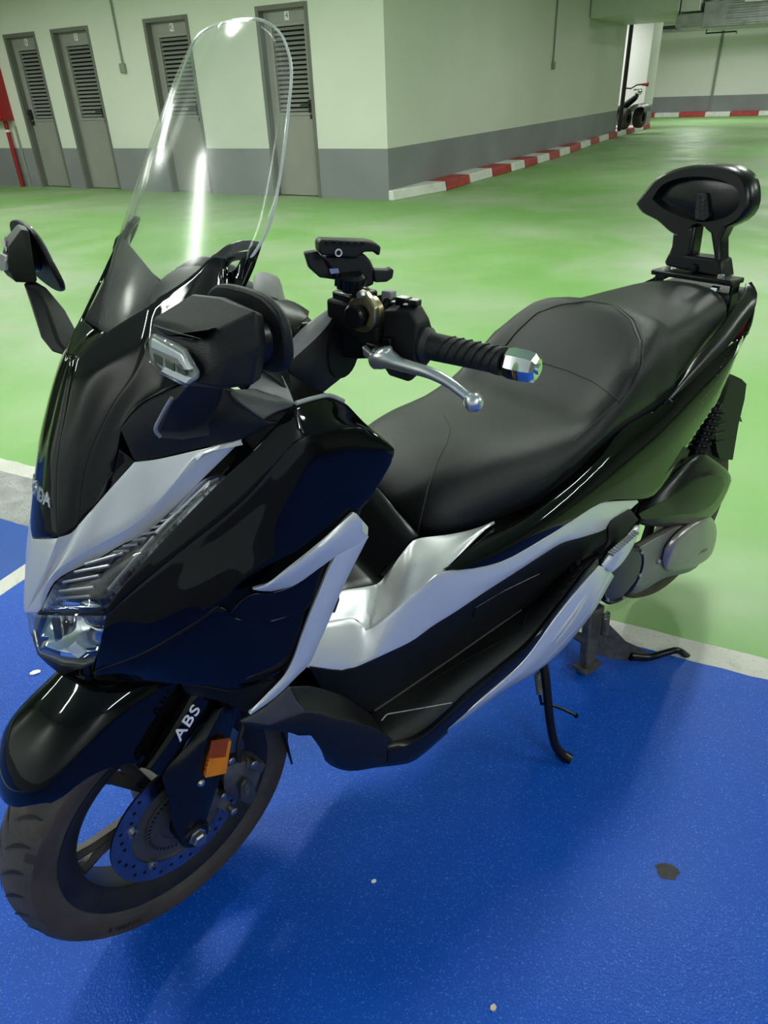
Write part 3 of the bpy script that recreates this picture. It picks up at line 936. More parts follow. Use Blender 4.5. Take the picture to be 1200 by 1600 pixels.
for k in range(7):
    a = (330 - k * 1.7, 1158 + k * 7.2)
    plate('reflector_rib', [(*a, 0.1265), (a[0] + 3, a[1] - 0.5, 0.1265), (a[0] + 2.4, a[1] + 2.6, 0.1265), (a[0] - 0.6, a[1] + 3, 0.1265)], 'amber_dark', rf, 0.0014, (0, 1, 0), 0, False, aw)
b_ = aw(314, 1223, 0.118)
lathe('guard_bolt', [(0, 0.006), (0.004, 0.0055), (0.0075, 0.001), (0.0075, -0.006)], 'bolt_steel', root, Matrix.Translation(b_) @ RS, 8)

# brake caliper behind the leg
cal = loft('brake_caliper', [
    [(356, 1178, 0.075), (385, 1172, 0.075), (412, 1190, 0.075)],
    [(352, 1200, 0.100), (382, 1190, 0.105), (408, 1206, 0.100)],
    [(350, 1225, 0.104), (380, 1225, 0.108), (398, 1235, 0.104)],
    [(352, 1240, 0.080), (378, 1252, 0.080), (394, 1250, 0.080)]], 'cast_aluminium', root, 14, 12, 0.02, both=False, f=aw)
plate('caliper_cover', [(372, 1222, 0.110), (380, 1212, 0.110), (394, 1222, 0.110), (397, 1240, 0.110), (384, 1252, 0.110), (372, 1245, 0.110)], 'dark_grey', cal, 0.012, (0, 1, 0), 0.003, False, aw)
plate('caliper_rib', [(384, 1181, 0.100), (410, 1188, 0.100), (404, 1201, 0.100), (380, 1193, 0.100)], 'cast_aluminium', cal, 0.014, (0, 1, 0), 0.003, False, aw)
plate('caliper_bracket', [(335, 1232, 0.085), (352, 1238, 0.085), (365, 1262, 0.085), (352, 1272, 0.085), (338, 1262, 0.085), (328, 1275, 0.085), (322, 1262, 0.085)], 'cast_aluminium', root, 0.02, (0, -1, 0), 0.004, False, aw)
place_text('caliper_lettering', 'NISSIN', (386, 1233), (388, 1246), (392, 1229), 0.1232, 0.010, 'grey_mark', cal)
for q in ((346, 1240, 0.09), (362, 1264, 0.092), (393, 1190, 0.112), (358, 1185, 0.1)):
    lathe('caliper_bolt', [(0, 0.010), (0.005, 0.010), (0.0075, 0.008), (0.0075, -0.004)], 'bolt_steel', cal, Matrix.Translation(aw(*q)) @ RS, 8)
tube('brake_hose', [aw(376, 1205, 0.10), aw(372, 1165, 0.10), aw(380, 1130, 0.09), aw(376, 1090, 0.06), aw(350, 1050, 0.05)], 0.0045, 'rubber_black', root, 8, 20)

# front mudguard: arch over the tyre in the wheel's own axes
rows = []
for ac, rc, asd, rs, hw in ((44, .306, 52, .284, .068), (51, .324, 56, .278, .076), (57, .334, 61, .274, .080), (64, .340, 67, .260, .082), (71, .347, 73, .236, .083), (80, .358, 80, .206, .084), (92, .360, 92, .205, .084), (105, .356, 105, .21, .084), (118, .350, 118, .22, .084)):
    row = []
    for fy, fr in ((-1, 0), (-1.0, .45), (-.88, .80), (-.45, .975), (0, 1), (.45, .975), (.88, .80), (1, .45), (1, 0)):
        r = rs + (rc - rs) * fr
        a = math.radians(ac + (asd - ac) * (abs(fy) ** 2))
        row.append(FW @ Vector((r * math.cos(a), fy * hw, r * math.sin(a))))
    rows.append(row)
rows = [cat(r, 25) for r in rows]
cols = [cat([r[j] for r in rows], 31) for j in range(25)]
rows = [[cols[j][i] for j in range(25)] for i in range(31)]
md = grid('front_mudguard', rows, 'gloss_black', root, 60, (0, 0, 1))
solid(md, 0.004); bevel(md, 0.0012)
# rear inner flap of the mudguard behind the wheel
loft('mudguard_flap', [[(390, 1085, 0.05), (430, 1130, 0.045), (455, 1195, 0.04)], [(420, 1085, 0.09), (440, 1135, 0.085), (455, 1195, 0.05)]], 'matte_black', root, 12, both=False, f=aw)
# ------------------------------------------------------------------ dark core that fills the bodywork
def hull(name, secs, mt, parent=None, m=None, n=20):
    """closed body through oval-ish sections (x, half width, z low, z high, squareness)"""
    rows = []
    for x, w, z0, z1, k in secs:
        row = []
        for q in range(n):
            a = 2 * PI * q / n
            c, s_ = math.cos(a), math.sin(a)
            row.append(Vector((x, w * math.copysign(abs(c) ** k, c), (z0 + z1) / 2 + (z1 - z0) / 2 * math.copysign(abs(s_) ** k, s_))))
        rows.append(row)
    if m:
        cols = [cat([r[j] for r in rows], m) for j in range(n)]
        rows = [[cols[j][i] for j in range(n)] for i in range(m)]
    return grid(name, rows, mt, parent or root, 45, closed=True, caps=True)
hull('front_frame', [(0.045, 0.03, 0.74, 0.80, 0.6), (0.0, 0.09, 0.73, 0.88, 0.6), (-0.08, 0.12, 0.72, 0.98, 0.6), (-0.17, 0.17, 0.70, 1.02, 0.6), (-0.26, 0.20, 0.66, 0.98, 0.6), (-0.30, 0.20, 0.60, 0.90, 0.6)], 'inner_black')
hull('under_frame', [(-0.20, 0.08, 0.42, 0.66, 0.6), (-0.35, 0.13, 0.34, 0.60, 0.6), (-0.6, 0.15, 0.32, 0.62, 0.6), (-0.9, 0.15, 0.32, 0.70, 0.6), (-1.15, 0.13, 0.36, 0.76, 0.6), (-1.40, 0.10, 0.66, 0.84, 0.6)], 'inner_black')

# ------------------------------------------------------------------ windscreen
edge = [(-0.200, 0.165, 1.150), (-0.238, 0.205, 1.204), (-0.254, 0.209, 1.228), (-0.272, 0.203, 1.262), (-0.293, 0.191, 1.304), (-0.311, 0.178, 1.341), (-0.325, 0.165, 1.368), (-0.332, 0.152, 1.387), (-0.3375, 0.1275, 1.409), (-0.336, 0.093, 1.424), (-0.334, 0.060, 1.4285), (-0.333, 0.03, 1.4305), (-0.3325, 0.0, 1.431)]
E1 = cat([Vector(p) for p in edge], 44)
ctr = cat([Vector((-0.085, 0, 1.060)), Vector((-0.118, 0, 1.120)), Vector((-0.172, 0, 1.205)), Vector((-0.232, 0, 1.300)), Vector((-0.290, 0, 1.380)), Vector((-0.3325, 0, 1.431))], 44)
rows = []
for a, b in zip(E1, ctr):
    row = []
    for k in range(13):
        t = k / 12                                   # 1 = left edge, 0 = middle
        p = b.lerp(a, t)
        bow = (1 - t * t) - (1 - t)
        p.x += (b.x - a.x) * bow * 0.55
        row.append(p)
    rows.append(row)
full = [[Vector((p.x, -p.y, p.z)) for p in reversed(r[1:])] + r for r in rows]
ws = grid('windscreen', full, 'clear_screen', root, 60, (1, 0, 0))
solid(ws, 0.0035, 0)
ws['label'] = 'tall clear plastic windscreen'
# pale cut rim of the sheet
mat('screen_rim', (0.62, 0.66, 0.60), 0.25, coat=0.5)
tube('screen_rim', E1[2:] + [Vector((p.x, -p.y, p.z)) for p in reversed(E1[2:-1])], 0.0017, 'screen_rim', ws, 6)

# ------------------------------------------------------------------ nose cowl (gloss black)
ridge = [(118, 562, .0225), (110, 595, .030), (101, 650, .040), (90, 720, .047), (88, 790, .056), (90, 839, .0675)]
mid = [(109, 556, 0.), (99, 586, 0.), (84, 641, 0.), (68, 709, 0.), (60, 755, 0.), (53, 800, 0.), (50, 840, 0.)]
def strip_full(name, left, centre, mt, n=26, m=5, t=0.004, out=(1, 0, 0), bow=0.0, bev=0.001):
    """one panel right across the scooter: left rail, middle rail and the mirrored left rail"""
    a = cat([P(p) for p in left], n); c = cat([P(p) for p in centre], n)
    rows = []
    for i in range(n):
        half = []
        for k in range(m + 1):
            t_ = k / m
            q = c[i].lerp(a[i], t_)
            q.x += bow * (1 - t_ * t_ - (1 - t_))
            half.append(q)
        rows.append([Vector((q.x, -q.y, q.z)) for q in reversed(half[1:])] + half)
    o = grid(name, rows, mt, root, 45, out)
    solid(o, t); bevel(o, bev)
    return o
nose = strip_full('nose_panel', ridge, mid, 'gloss_black', bow=0.012)
strip_full('screen_base_lip', [(118, 562, .0225), (140, 540, .038), (165, 518, .052)], [(109, 556, 0.), (126, 535, 0.), (146, 514, 0.)], 'gloss_black', n=10, bow=0.004)
arc = [(240, 472, .103), (232, 510, .116), (222, 550, .122), (208, 587, .122), (179, 629, .107), (146, 696, .090), (131, 745, .083), (123, 819, .083)]
loft('cowl_inner_panel', [ridge,
     [(140, 540, .037), (133, 595, .058), (124, 650, .066), (112, 715, .066), (106, 780, .070), (107, 835, .0755)],
     [(178, 511, .061), (178, 560, .086), (165, 612, .090), (140, 672, .082), (122, 735, .076), (117, 829, .080)],
     arc], 'gloss_black', root, 32, 15, out=(1, 0.6, 0.3))
# outer wing with the fin
wing_low = [(123, 819, .083), (165, 772, .108), (210, 722, .134), (186, 702, .122), (188, 671, .120), (217, 633, .142), (267, 606, .178), (300, 590, .195), (330, 550, .206), (352, 500, .210), (377, 448, .207)]
loft('cowl_wing', [
     [(123, 819, .083), (131, 745, .083), (146, 696, .090), (179, 629, .107), (208, 587, .122), (222, 550, .122), (232, 510, .116), (240, 472, .103), (268, 453, .121), (304, 427, .1425), (340, 394, .160), (350, 398, .166)],
     [(140, 800, .092), (150, 745, .095), (166, 697, .104), (197, 640, .122), (228, 600, .142), (250, 565, .150), (268, 528, .152), (282, 495, .152), (302, 465, .158), (322, 442, .166), (342, 420, .174), (352, 412, .180)],
     [(165, 772, .108), (176, 735, .112), (184, 700, .119), (190, 671, .120), (217, 633, .142), (267, 606, .178), (300, 588, .192), (325, 550, .199), (340, 510, .200), (350, 465, .198), (356, 440, .197)]],
     'gloss_black', root, 34, 10, out=(0.6, 1, 0.2))
loft('cowl_wing_foot', [[(123, 819, .083), (165, 772, .108), (210, 722, .134)], [(140, 800, .092), (178, 745, .113), (200, 712, .128)], [(165, 772, .108), (180, 728, .115), (186, 702, .122)]], 'gloss_black', root, 10, 4, out=(0.6, 1, 0.2))
# fin: top rail, rear strut and the slot between
loft('fin_rail', [[(262, 470, .118), (304, 425, .1425), (342, 390, .160), (358, 379, .168), (385, 374, .186), (404, 377, .201)],
                  [(268, 474, .124), (310, 432, .149), (346, 402, .167), (362, 392, .175), (385, 388, .188), (398, 391, .199)]], 'gloss_black', root, 20, 2, 0.010, out=(0.4, 1, 0.4), bev=0.003)
loft('fin_strut', [[(404, 377, .201), (396, 405, .202), (386, 430, .204), (377, 450, .206)], [(388, 386, .192), (382, 410, .195), (374, 432, .198), (365, 452, .200)]], 'gloss_black', root, 10, 2, 0.010, out=(0, 1, 0), bev=0.002)
loft('fin_foot', [[(377, 448, .206), (365, 445, .199), (352, 425, .190), (346, 402, .168)], [(377, 465, .206), (362, 462, .199), (348, 450, .193), (338, 425, .170)]], 'gloss_black', root, 8, 2, 0.006, out=(0, 1, 0))
loft('fin_web', [[(338, 397, .160), (350, 400, .170), (362, 395, .177), (394, 391, .196)], [(340, 420, .166), (351, 413, .176), (359, 405, .180), (388, 403, .196)]], 'gloss_black', root, 14, 2, 0.006, out=(0, 1, 0))
loft('fin_web', [[(342, 418, .168), (352, 424, .178), (366, 421, .186), (377, 404, .193), (385, 404, .198)], [(344, 452, .190), (352, 452, .195), (360, 452, .198), (368, 450, .201), (376, 448, .205)]], 'gloss_black', root, 14, 2, 0.006, out=(0, 1, 0))
# inner liner of the cowl around the screen foot
loft('screen_liner', [[(165, 520, .045), (240, 474, .095), (285, 440, .125), (325, 408, .146)],
                      [at(165, 520, .045) + Vector((-.05, -.01, -.05)), at(240, 474, .095) + Vector((-.06, -.02, -.06)), at(285, 440, .125) + Vector((-.06, -.03, -.08)), at(325, 408, .146) + Vector((-.05, -.03, -.10))]], 'matte_black', root, 16, 3, out=(0, -1, 0.2))

# maker's lettering on the nose (as on the scooter)
from mathutils.bvhtree import BVHTree
_nb = BVHTree.FromPolygons([v.co.copy() for v in nose.data.vertices], [tuple(p.vertices) for p in nose.data.polygons])
nz = at(64, 765, 0.0).z
for i, ch in enumerate('HONDA'):
    h_ = _nb.ray_cast(Vector((1, (i - 2) * 0.0160 + 0.005, nz)), Vector((-1, 0, 0)))
    nn = h_[1] if h_[1].x > 0 else -h_[1]
    up_ = (Vector((0, 0, 1)) - nn * nn.z).normalized()
    text('nose_lettering', ch, 0.0255, 'silver_mark', nose, basis(h_[0] + nn * 0.0006, up_.cross(nn), up_), bold=0.0007, sx=1.0, ext=0.0008)

# ------------------------------------------------------------------ silver beak
strip_full('beak_centre', [(90, 841, .0675), (69, 897, .050), (52, 935, .025), (41, 957, .008)], [(50, 842, 0.), (42, 890, 0.), (37, 930, 0.), (38, 957, 0.)], 'silver_paint', 18, 4, 0.005)
cre = [(42, 956, .009), (56, 946, .030), (86, 894, .066), (150, 852, .104), (202, 824, .138), (232, 800, .152), (270, 757, .176), (315, 706, .203), (377, 689, .242)]
loft('beak_blade', [[(90, 841, .0675), (111, 834, .078), (124, 819, .085), (124, 819, .085), (165, 772, .110), (210, 722, .135), (210, 722, .135), (240, 719, .152), (315, 702, .201), (377, 689, .242)], cre], 'silver_paint', root, 34, 5, 0.005, out=(1, 1, 0.3), across='l')
loft('beak_blade_edge', [cre, [(43, 958, .006), (62, 955, .036), (71, 935, .045), (90, 905, .060), (150, 875, .094), (195, 849, .125), (225, 837, .138), (240, 825, .145), (319, 746, .199), (377, 689, .240)]], 'silver_paint', root, 34, 3, 0.005, out=(1, 1, -0.3), across='l')

# ------------------------------------------------------------------ lamps
drl_top = [(64, 955, .040), (73, 936, .048), (92, 906, .062), (150, 877, .096), (195, 851, .127), (225, 838, .140), (240, 827, .147), (319, 749, .201), (350, 742, .228)]
drl_bot = [(70, 956, .052), (115, 957, .095), (158, 953, .130), (200, 905, .158), (250, 850, .186), (300, 797, .211), (350, 747, .234)]
lens = loft('daylight_lens', [drl_top, drl_bot], 'clear_lens', root, 36, 4, 0.003, out=(1, 1, 0), bev=0, both=True)
def inset(pts, d): return [P(p) + Vector((-d * 0.7, -d, 0)) for p in pts]
back = loft('daylight_housing', [inset(drl_top, .022), inset(drl_bot, .022)], 'lamp_dark', root, 30, 4, 0.003, out=(1, 1, 0))
def bar(name, a, b, ya, yb, r, mt, d=0.010):
    o = tube(name, [at(*a, ya) + Vector((-d * .7, -d, 0)), at(*b, yb) + Vector((-d * .7, -d, 0))], r, mt, root, 6)
    flip(o); return o
for a, b, ya, yb in (((84, 944), (136, 940), .065, .112), ((88, 932), (142, 926), .072, .117), ((94, 918), (150, 908), .078, .122), ((112, 902), (166, 892), .092, .130), ((128, 890), (188, 872), .102, .140)):
    bar('daylight_bar', a, b, ya, yb, 0.0022, 'lamp_bar')
for k in range(11):
    u = k / 10
    a = (172 + 150 * u, 872 - 108 * u + 6 * math.sin(u * PI)); yy = .134 + .078 * u
    b = (a[0] + 18 - 6 * u, a[1] - 16 + 2 * u)
    bar('daylight_rib', a, (a[0] + 24 - 8 * u, a[1] - 2 - 6 * u), yy, yy + .012, 0.0017, 'lamp_bar', 0.012)
bar('daylight_line', (240, 838), (326, 758), .165, .216, 0.0016, 'lamp_white', 0.008)
bar('daylight_line', (166, 930), (238, 846), .136, .168, 0.0030, 'lamp_bar', 0.010)
# lower projector unit
bowl = loft('headlamp_bowl', [inset([(49, 962, .018), (100, 960, .082), (163, 963, .134)], .012), inset([(56, 990, .020), (100, 990, .085), (158, 990, .128)], .045), inset([(60, 1008, .022), (100, 1012, .080), (152, 1010, .120)], .045), inset([(64, 1020, .026), (100, 1032, .070), (147, 1028, .114)], .012)], 'reflector_chrome', root, 16, 12, 0.003, out=(1, 1, 0))
pc = at(130, 982, .108) + Vector((-.022, -.018, 0))
pj_ = lathe('projector_lens', [(0.0, 0.012), (0.010, 0.010), (0.017, 0.004), (0.020, -0.006), (0.020, -0.02)], 'projector_blue', root, Matrix.Translation(pc) @ Matrix.Rotation(math.radians(-55), 4, 'Z'), 24)
flip(pj_)
rg = lathe('projector_ring', [(0.020, 0.004), (0.026, 0.002), (0.027, -0.012), (0.020, -0.012)], 'chrome', root, Matrix.Translation(pc) @ Matrix.Rotation(math.radians(-55), 4, 'Z'), 24); flip(rg)
plate('headlamp_fin', [(104, 1016, .080), (118, 1004, .092), (134, 1020, .102), (122, 1030, .094)], 'lamp_white', root, 0.006, (-0.5, -0.8, 0), 0.001)
plate('headlamp_fin', [(80, 968, .055), (92, 968, .066), (96, 1000, .072), (86, 1004, .060)], 'inner_black', root, 0.006, (-0.5, -0.8, 0), 0.001)
hl = loft('headlamp_lens', [[(47, 960, .016), (100, 958, .082), (165, 962, .136)], [(54, 995, .018), (100, 1000, .088), (158, 1000, .130)], [(60, 1018, .024), (100, 1030, .074), (150, 1026, .117)], [(64, 1024, .026), (100, 1036, .070), (148, 1032, .114)]], 'clear_lens', root, 18, 9, 0.003, out=(1, 1, 0), bev=0)
plate('headlamp_trim', [(62, 1020, .026), (100, 1033, .072), (130, 1037, .098), (149, 1030, .116), (147, 1037, .114), (126, 1044, .095), (98, 1039, .070), (66, 1027, .028)], 'dark_grey', root, 0.010, (-0.5, -0.8, 0), 0.002)
plate('lamp_divider', [(66, 956, .049), (112, 958, .092), (162, 956, .133), (165, 963, .136), (112, 963, .094), (58, 961, .036)], 'inner_black', root, 0.012, (-0.5, -0.8, 0), 0.001)
# chin below the lamps
strip_full('chin_panel', [(64, 1026, .026), (98, 1040, .070), (126, 1046, .095), (149, 1036, .114)], [(58, 1022, 0.), (72, 1036, 0.), (84, 1046, 0.), (96, 1056, 0.)], 'matte_black', 12, 3, 0.004)

# ------------------------------------------------------------------ main side fairing (gloss black)
ra = [(160, 958, .133), (200, 905, .160), (250, 850, .187), (300, 797, .212), (352, 745, .236), (400, 700, .256), (436, 661, .266), (462, 631, .270)]
rb = [(165, 963, .137), (225, 909, .176), (285, 860, .210), (360, 800, .246), (394, 768, .260), (462, 690, .284), (474, 684, .287)]
loft('fairing_brow', [ra, rb], 'gloss_black', root, 30, 3, 0.005, out=(0.5, 1, 0.3), across='l')
loft('fairing_top', [[(462, 631, .270), (515, 619, .252), (537, 628, .252), (571, 662, .276), (598, 684, .290), (616, 701, .298)],
                     [(468, 655, .278), (505, 640, .268), (535, 648, .270), (565, 664, .281), (592, 682, .293), (616, 702, .299)],
                     [(474, 684, .287), (515, 673, .291), (545, 669, .292), (570, 668, .290), (590, 682, .295), (616, 703, .300)]], 'gloss_black', root, 20, 6, 0.005, out=(0, 1, 0.6))
loft('fairing_panel', [
    [(165, 963, .137), (225, 909, .176), (285, 860, .210), (360, 800, .246), (394, 768, .260), (462, 690, .284), (474, 684, .287), (515, 673, .291), (545, 669, .292), (570, 668, .291), (592, 682, .295), (616, 703, .300)],
    [(160, 990, .133), (228, 938, .180), (295, 885, .218), (370, 826, .252), (405, 795, .266), (470, 730, .289), (500, 710, .294), (535, 698, .297), (570, 692, .298), (595, 695, .300), (616, 709, .302)],
    [(153, 1022, .122), (225, 985, .178), (310, 920, .232), (380, 862, .262), (425, 830, .276), (490, 780, .294), (530, 758, .299), (565, 740, .301), (595, 722, .302), (613, 717, .302)],
    [(148, 1048, .108), (222, 1020, .172), (300, 975, .226), (345, 945, .252), (372, 914, .264), (400, 894, .274), (496, 843, .292), (554, 799, .297), (576, 782, .299), (596, 750, .300), (611, 725, .302)]],
    'gloss_black', root, 40, 15, 0.005, out=(0.4, 1, 0.1))
loft('fairing_lower_panel', [
    [(148, 1048, .108), (222, 1020, .172), (300, 975, .226), (346, 946, .253), (358, 962, .258), (400, 972, .266), (440, 966, .273), (478, 950, .279)],
    [(147, 1056, .105), (220, 1045, .168), (300, 1012, .222), (350, 998, .248), (380, 1000, .260), (415, 1003, .267), (445, 1000, .272), (470, 985, .277)],
    [(150, 1063, .098), (215, 1066, .150), (283, 1069, .192), (333, 1073, .214), (362, 1078, .228), (400, 1066, .244), (432, 1055, .256), (452, 1030, .268)]],
    'gloss_black', root, 32, 10, 0.005, out=(0.4, 1, -0.1))
# dark return below the lower panel towards the silver boomerang
loft('fairing_return', [[(283, 1070, .186), (333, 1076, .208), (362, 1082, .222), (400, 1070, .240), (436, 1060, .255)], [(290, 1085, .13), (340, 1095, .18), (365, 1105, .21), (378, 1112, .225), (392, 1114, .240)]], 'inner_black', root, 14, 3, 0.004, out=(0, 1, -0.5))

# recessed panel under the boomerang arm
loft('fairing_inset', [
    [(358, 962, .256), (372, 944, .262), (392, 929, .268), (425, 926, .274), (459, 915, .279), (490, 893, .284), (520, 872, .287)],
    [(366, 968, .258), (385, 955, .265), (410, 946, .270), (440, 940, .275), (468, 930, .280), (490, 915, .283), (508, 900, .285)],
    [(375, 973, .260), (400, 973, .266), (425, 970, .270), (446, 965, .274), (470, 957, .278), (485, 948, .281), (496, 932, .284)]], 'gloss_black', root, 18, 6, 0.004)

# ------------------------------------------------------------------ silver boomerang
bo = [
    [(395, 921, .276), (414, 914, .281), (450, 886, .289), (500, 846, .298), (552, 801, .304)],
    [(405, 923, .278), (436, 905, .288), (470, 880, .297), (520, 842, .304), (564, 813, .307)],
    [(425, 924, .276), (459, 915, .283), (500, 887, .292), (530, 866, .299), (560, 850, .302), (575, 838, .302)]]
loft('boomerang_arm', bo, 'silver_paint', root, 22, 8, 0.006, bev=0.002)
plate('boomerang_corner', [(552, 801, .304), (558, 803, .303), (576, 824, .302), (575, 840, .302), (565, 832, .306), (564, 813, .307)], 'silver_paint', root, 0.005, (0, -1, 0), 0.0015)
loft('boomerang_leg', [
    [(526, 866, .296), (512, 893, .293), (500, 922, .290), (485, 958, .286), (470, 997, .281), (457, 1033, .276), (443, 1057, .272), (415, 1086, .264), (388, 1113, .256)],
    [(556, 852, .301), (532, 905, .297), (517, 937, .294), (502, 968, .290), (487, 1002, .286), (471, 1040, .281), (455, 1057, .277), (425, 1085, .269), (390, 1115, .260)],
    [(576, 838, .300), (548, 893, .295), (530, 932, .291), (515, 968, .287), (500, 1002, .283), (483, 1038, .278), (467, 1054, .275), (432, 1088, .267), (392, 1117, .259)]],
    'silver_paint', root, 30, 8, 0.006, bev=0.002)

# leg shield facing the rider
shield_edge = [(616, 702, .298), (610, 726, .299), (576, 783, .296), (560, 803, .296), (575, 835, .294), (548, 893, .288), (530, 932, .284), (500, 1002, .276), (467, 1054, .268)]
loft('leg_shield', [shield_edge, [P(p) + Vector((.03, -.06, 0)) for p in shield_edge], [P(p) + Vector((.06, -.17, -.01)) for p in shield_edge], [Vector((P(p).x + .06, 0.0, P(p).z - .02)) for p in shield_edge]], 'matte_black', root, 26, 9, 0.004, out=(-1, 0, 0))
loft('leg_shield_lip', [[(462, 630, .268), (515, 618, .250), (537, 627, .250), (571, 661, .274), (598, 683, .288), (616, 700, .296)], [P(p) + Vector((.012, -.05, -.045)) for p in [(462, 630, .268), (515, 618, .250), (537, 627, .250), (571, 661, .274), (598, 683, .288), (616, 700, .296)]]], 'dark_grey', root, 14, 3, 0.004, out=(0, -1, 0.5))
tube('lip_trim', [at(*p) for p in [(462, 630, .270), (490, 622, .262), (515, 618, .253), (537, 627, .253)]], 0.0028, 'grey_plastic', root, 8, 12)

# ------------------------------------------------------------------ mirror base area
loft('mirror_base_panel', [
    [(210, 722, .133), (240, 717, .150), (315, 700, .199), (377, 687, .240), (405, 672, .254), (436, 660, .264)],
    [(196, 690, .125), (228, 672, .150), (280, 655, .190), (330, 648, .222), (375, 650, .245), (412, 656, .258)],
    [(188, 671, .119), (217, 633, .140), (267, 606, .176), (315, 600, .205), (345, 605, .225), (362, 612, .240)]], 'matte_black', root, 20, 8, 0.005, out=(0.4, 1, 0.3))
loft('mirror_mount_cover', [
    [(361, 607, .238), (368, 622, .246), (390, 641, .255), (412, 657, .262)],
    [(385, 607, .236), (400, 617, .246), (415, 627, .254), (432, 644, .264)],
    [(400, 606, .232), (430, 618, .246), (448, 624, .256), (461, 630, .268)]], 'dark_grey', root, 12, 6, 0.006, out=(0, 1, 0.6), bev=0.002)
loft('mount_top', [[(388, 606, .228), (398, 593, .218), (412, 581, .206)], [(430, 617, .243), (428, 600, .228), (427, 584, .212)], [(460, 629, .262), (452, 608, .238), (442, 587, .216)]], 'grey_plastic', root, 10, 6, 0.004, out=(0, 1, 0.6), across='l')
loft('mount_filler', [[(380, 540, .17), (420, 560, .17), (455, 585, .17), (500, 610, .19), (530, 622, .20)], [(370, 600, .20), (410, 630, .21), (450, 640, .22), (490, 640, .235), (530, 645, .24)]], 'inner_black', root, 12, 4, 0.004, out=(0, 1, 1))

loft('base_filler', [[(377, 684, .232), (412, 655, .246), (436, 642, .250), (462, 629, .256)], [(398, 704, .244), (434, 668, .256), (452, 652, .258), (466, 640, .262)]], 'inner_black', root, 12, 2, 0.004, out=(0, 1, 1))

# ------------------------------------------------------------------ mirrors with indicators
def loopgrid(name, loops, mt, parent, m=None, caps=True, smooth=35, n=24, f=at):
    R = []
    for l in loops:
        q = [P(p, f) for p in l]
        R.append(cat(q + [q[0]], n + 1)[:-1])
    if m:
        cols = [cat([r[j] for r in R], m) for j in range(n)]
        R = [[cols[j][i] for j in range(n)] for i in range(m)]
    return grid(name, R, mt, parent, smooth, closed=True, caps=caps)
def crn(*p):
    """closed loop with crisp corners"""
    out = []
    for q in p: out += [q, q]
    return out
def polyloops(name, loops, mt, parent, bev=0.004, seg=3, f=at):
    R = [[P(p, f) for p in l] for l in loops]
    o = grid(name, R, mt, parent, 35, closed=True, caps=True)
    bevel(o, bev, seg, 25)
    return o
mh = polyloops('mirror_housing', [
    [(243, 512, .308), (285, 516, .355), (326, 527, .398), (330, 575, .402), (306, 599, .400), (264, 588, .340), (243, 566, .305), (229, 532, .303)],
    [(238, 497, .305), (285, 506, .352), (335, 515, .402), (352, 562, .414), (343, 605, .410), (302, 603, .365), (262, 590, .318), (234, 545, .300)],
    [(300, 459, .332), (345, 464, .380), (400, 487, .428), (404, 540, .430), (394, 602, .420), (352, 608, .372), (322, 596, .332), (306, 530, .325)],
    [(316, 462, .330), (356, 466, .372), (412, 492, .420), (418, 545, .422), (408, 592, .412), (360, 600, .370), (330, 590, .335), (316, 530, .328)]], 'matte_black', root)
mh['label'] = 'left mirror housing, black plastic'
plate('housing_fillet', [(240, 506, .309), (285, 519, .355), (322, 527, .396), (334, 516, .402), (300, 532, .375), (262, 524, .330)], 'satin_black', mh, 0.004, (0.6, 0.6, 0), 0.001, False)
ind = plate('indicator_lamp', [(238, 530, .306), (246, 520, .311), (292, 545, .372), (312, 580, .402), (311, 590, .402), (301, 598, .396), (263, 578, .345), (241, 556, .310)], 'lamp_bar', mh, 0.006, (0.8, 0.4, 0), 0.001, False)
plate('indicator_bezel', [(236, 532, .308), (245, 518, .314), (294, 543, .376), (314, 580, .406), (312, 593, .406), (300, 600, .398), (262, 580, .348), (239, 557, .313)], 'clear_lens', ind, 0.011, (0.8, 0.4, 0), 0.002, False)
plate('indicator_strip', [(244, 526, .313), (290, 551, .372), (304, 575, .398), (296, 575, .388), (284, 558, .366), (243, 540, .313)], 'lamp_white', ind, 0.007, (0.8, 0.4, 0), 0.001, False)
for k in range(3):
    a = 247 + k * 18
    plate('indicator_cell', [(a, 548 + k * 9, .318 + .026 * k), (a + 14, 556 + k * 9, .338 + .026 * k), (a + 15, 570 + k * 7, .340 + .026 * k), (a + 2, 562 + k * 8, .320 + .026 * k)], 'lamp_dark', ind, 0.0075, (0.8, 0.4, 0), 0.0005, False)
plate('indicator_strip', [(258, 577, .338), (298, 596, .392), (306, 588, .400), (264, 570, .343)], 'lamp_white', ind, 0.0072, (0.8, 0.4, 0), 0.0008, False)
gl_pts = [(322, 458, .330), (334, 446, .342), (372, 450, .372), (412, 468, .406), (436, 500, .428), (447, 560, .430), (441, 577, .422), (424, 583, .408), (372, 566, .355), (338, 545, .330), (326, 500, .322)]
gp = loopgrid('mirror_rim', [gl_pts, [P(p) + Vector((-.009, 0, 0)) for p in gl_pts]], 'matte_black', mh, n=40)
bevel(gp, 0.0025, 2)
cgl = sum((P(p) for p in gl_pts), Vector()) / len(gl_pts)
gi = [cgl + (P(p) - cgl) * 0.93 + Vector((-.0098, 0, 0)) for p in gl_pts]
prism('mirror_glass', cat(gi + [gi[0]], 40)[:-1], (-.001, 0, 0), 'mirror_glass', mh)
tube('mirror_ball_joint', [at(380, 530, .385), at(400, 530, .390) + Vector((-.012, 0, 0))], 0.026, 'satin_black', mh, 14)
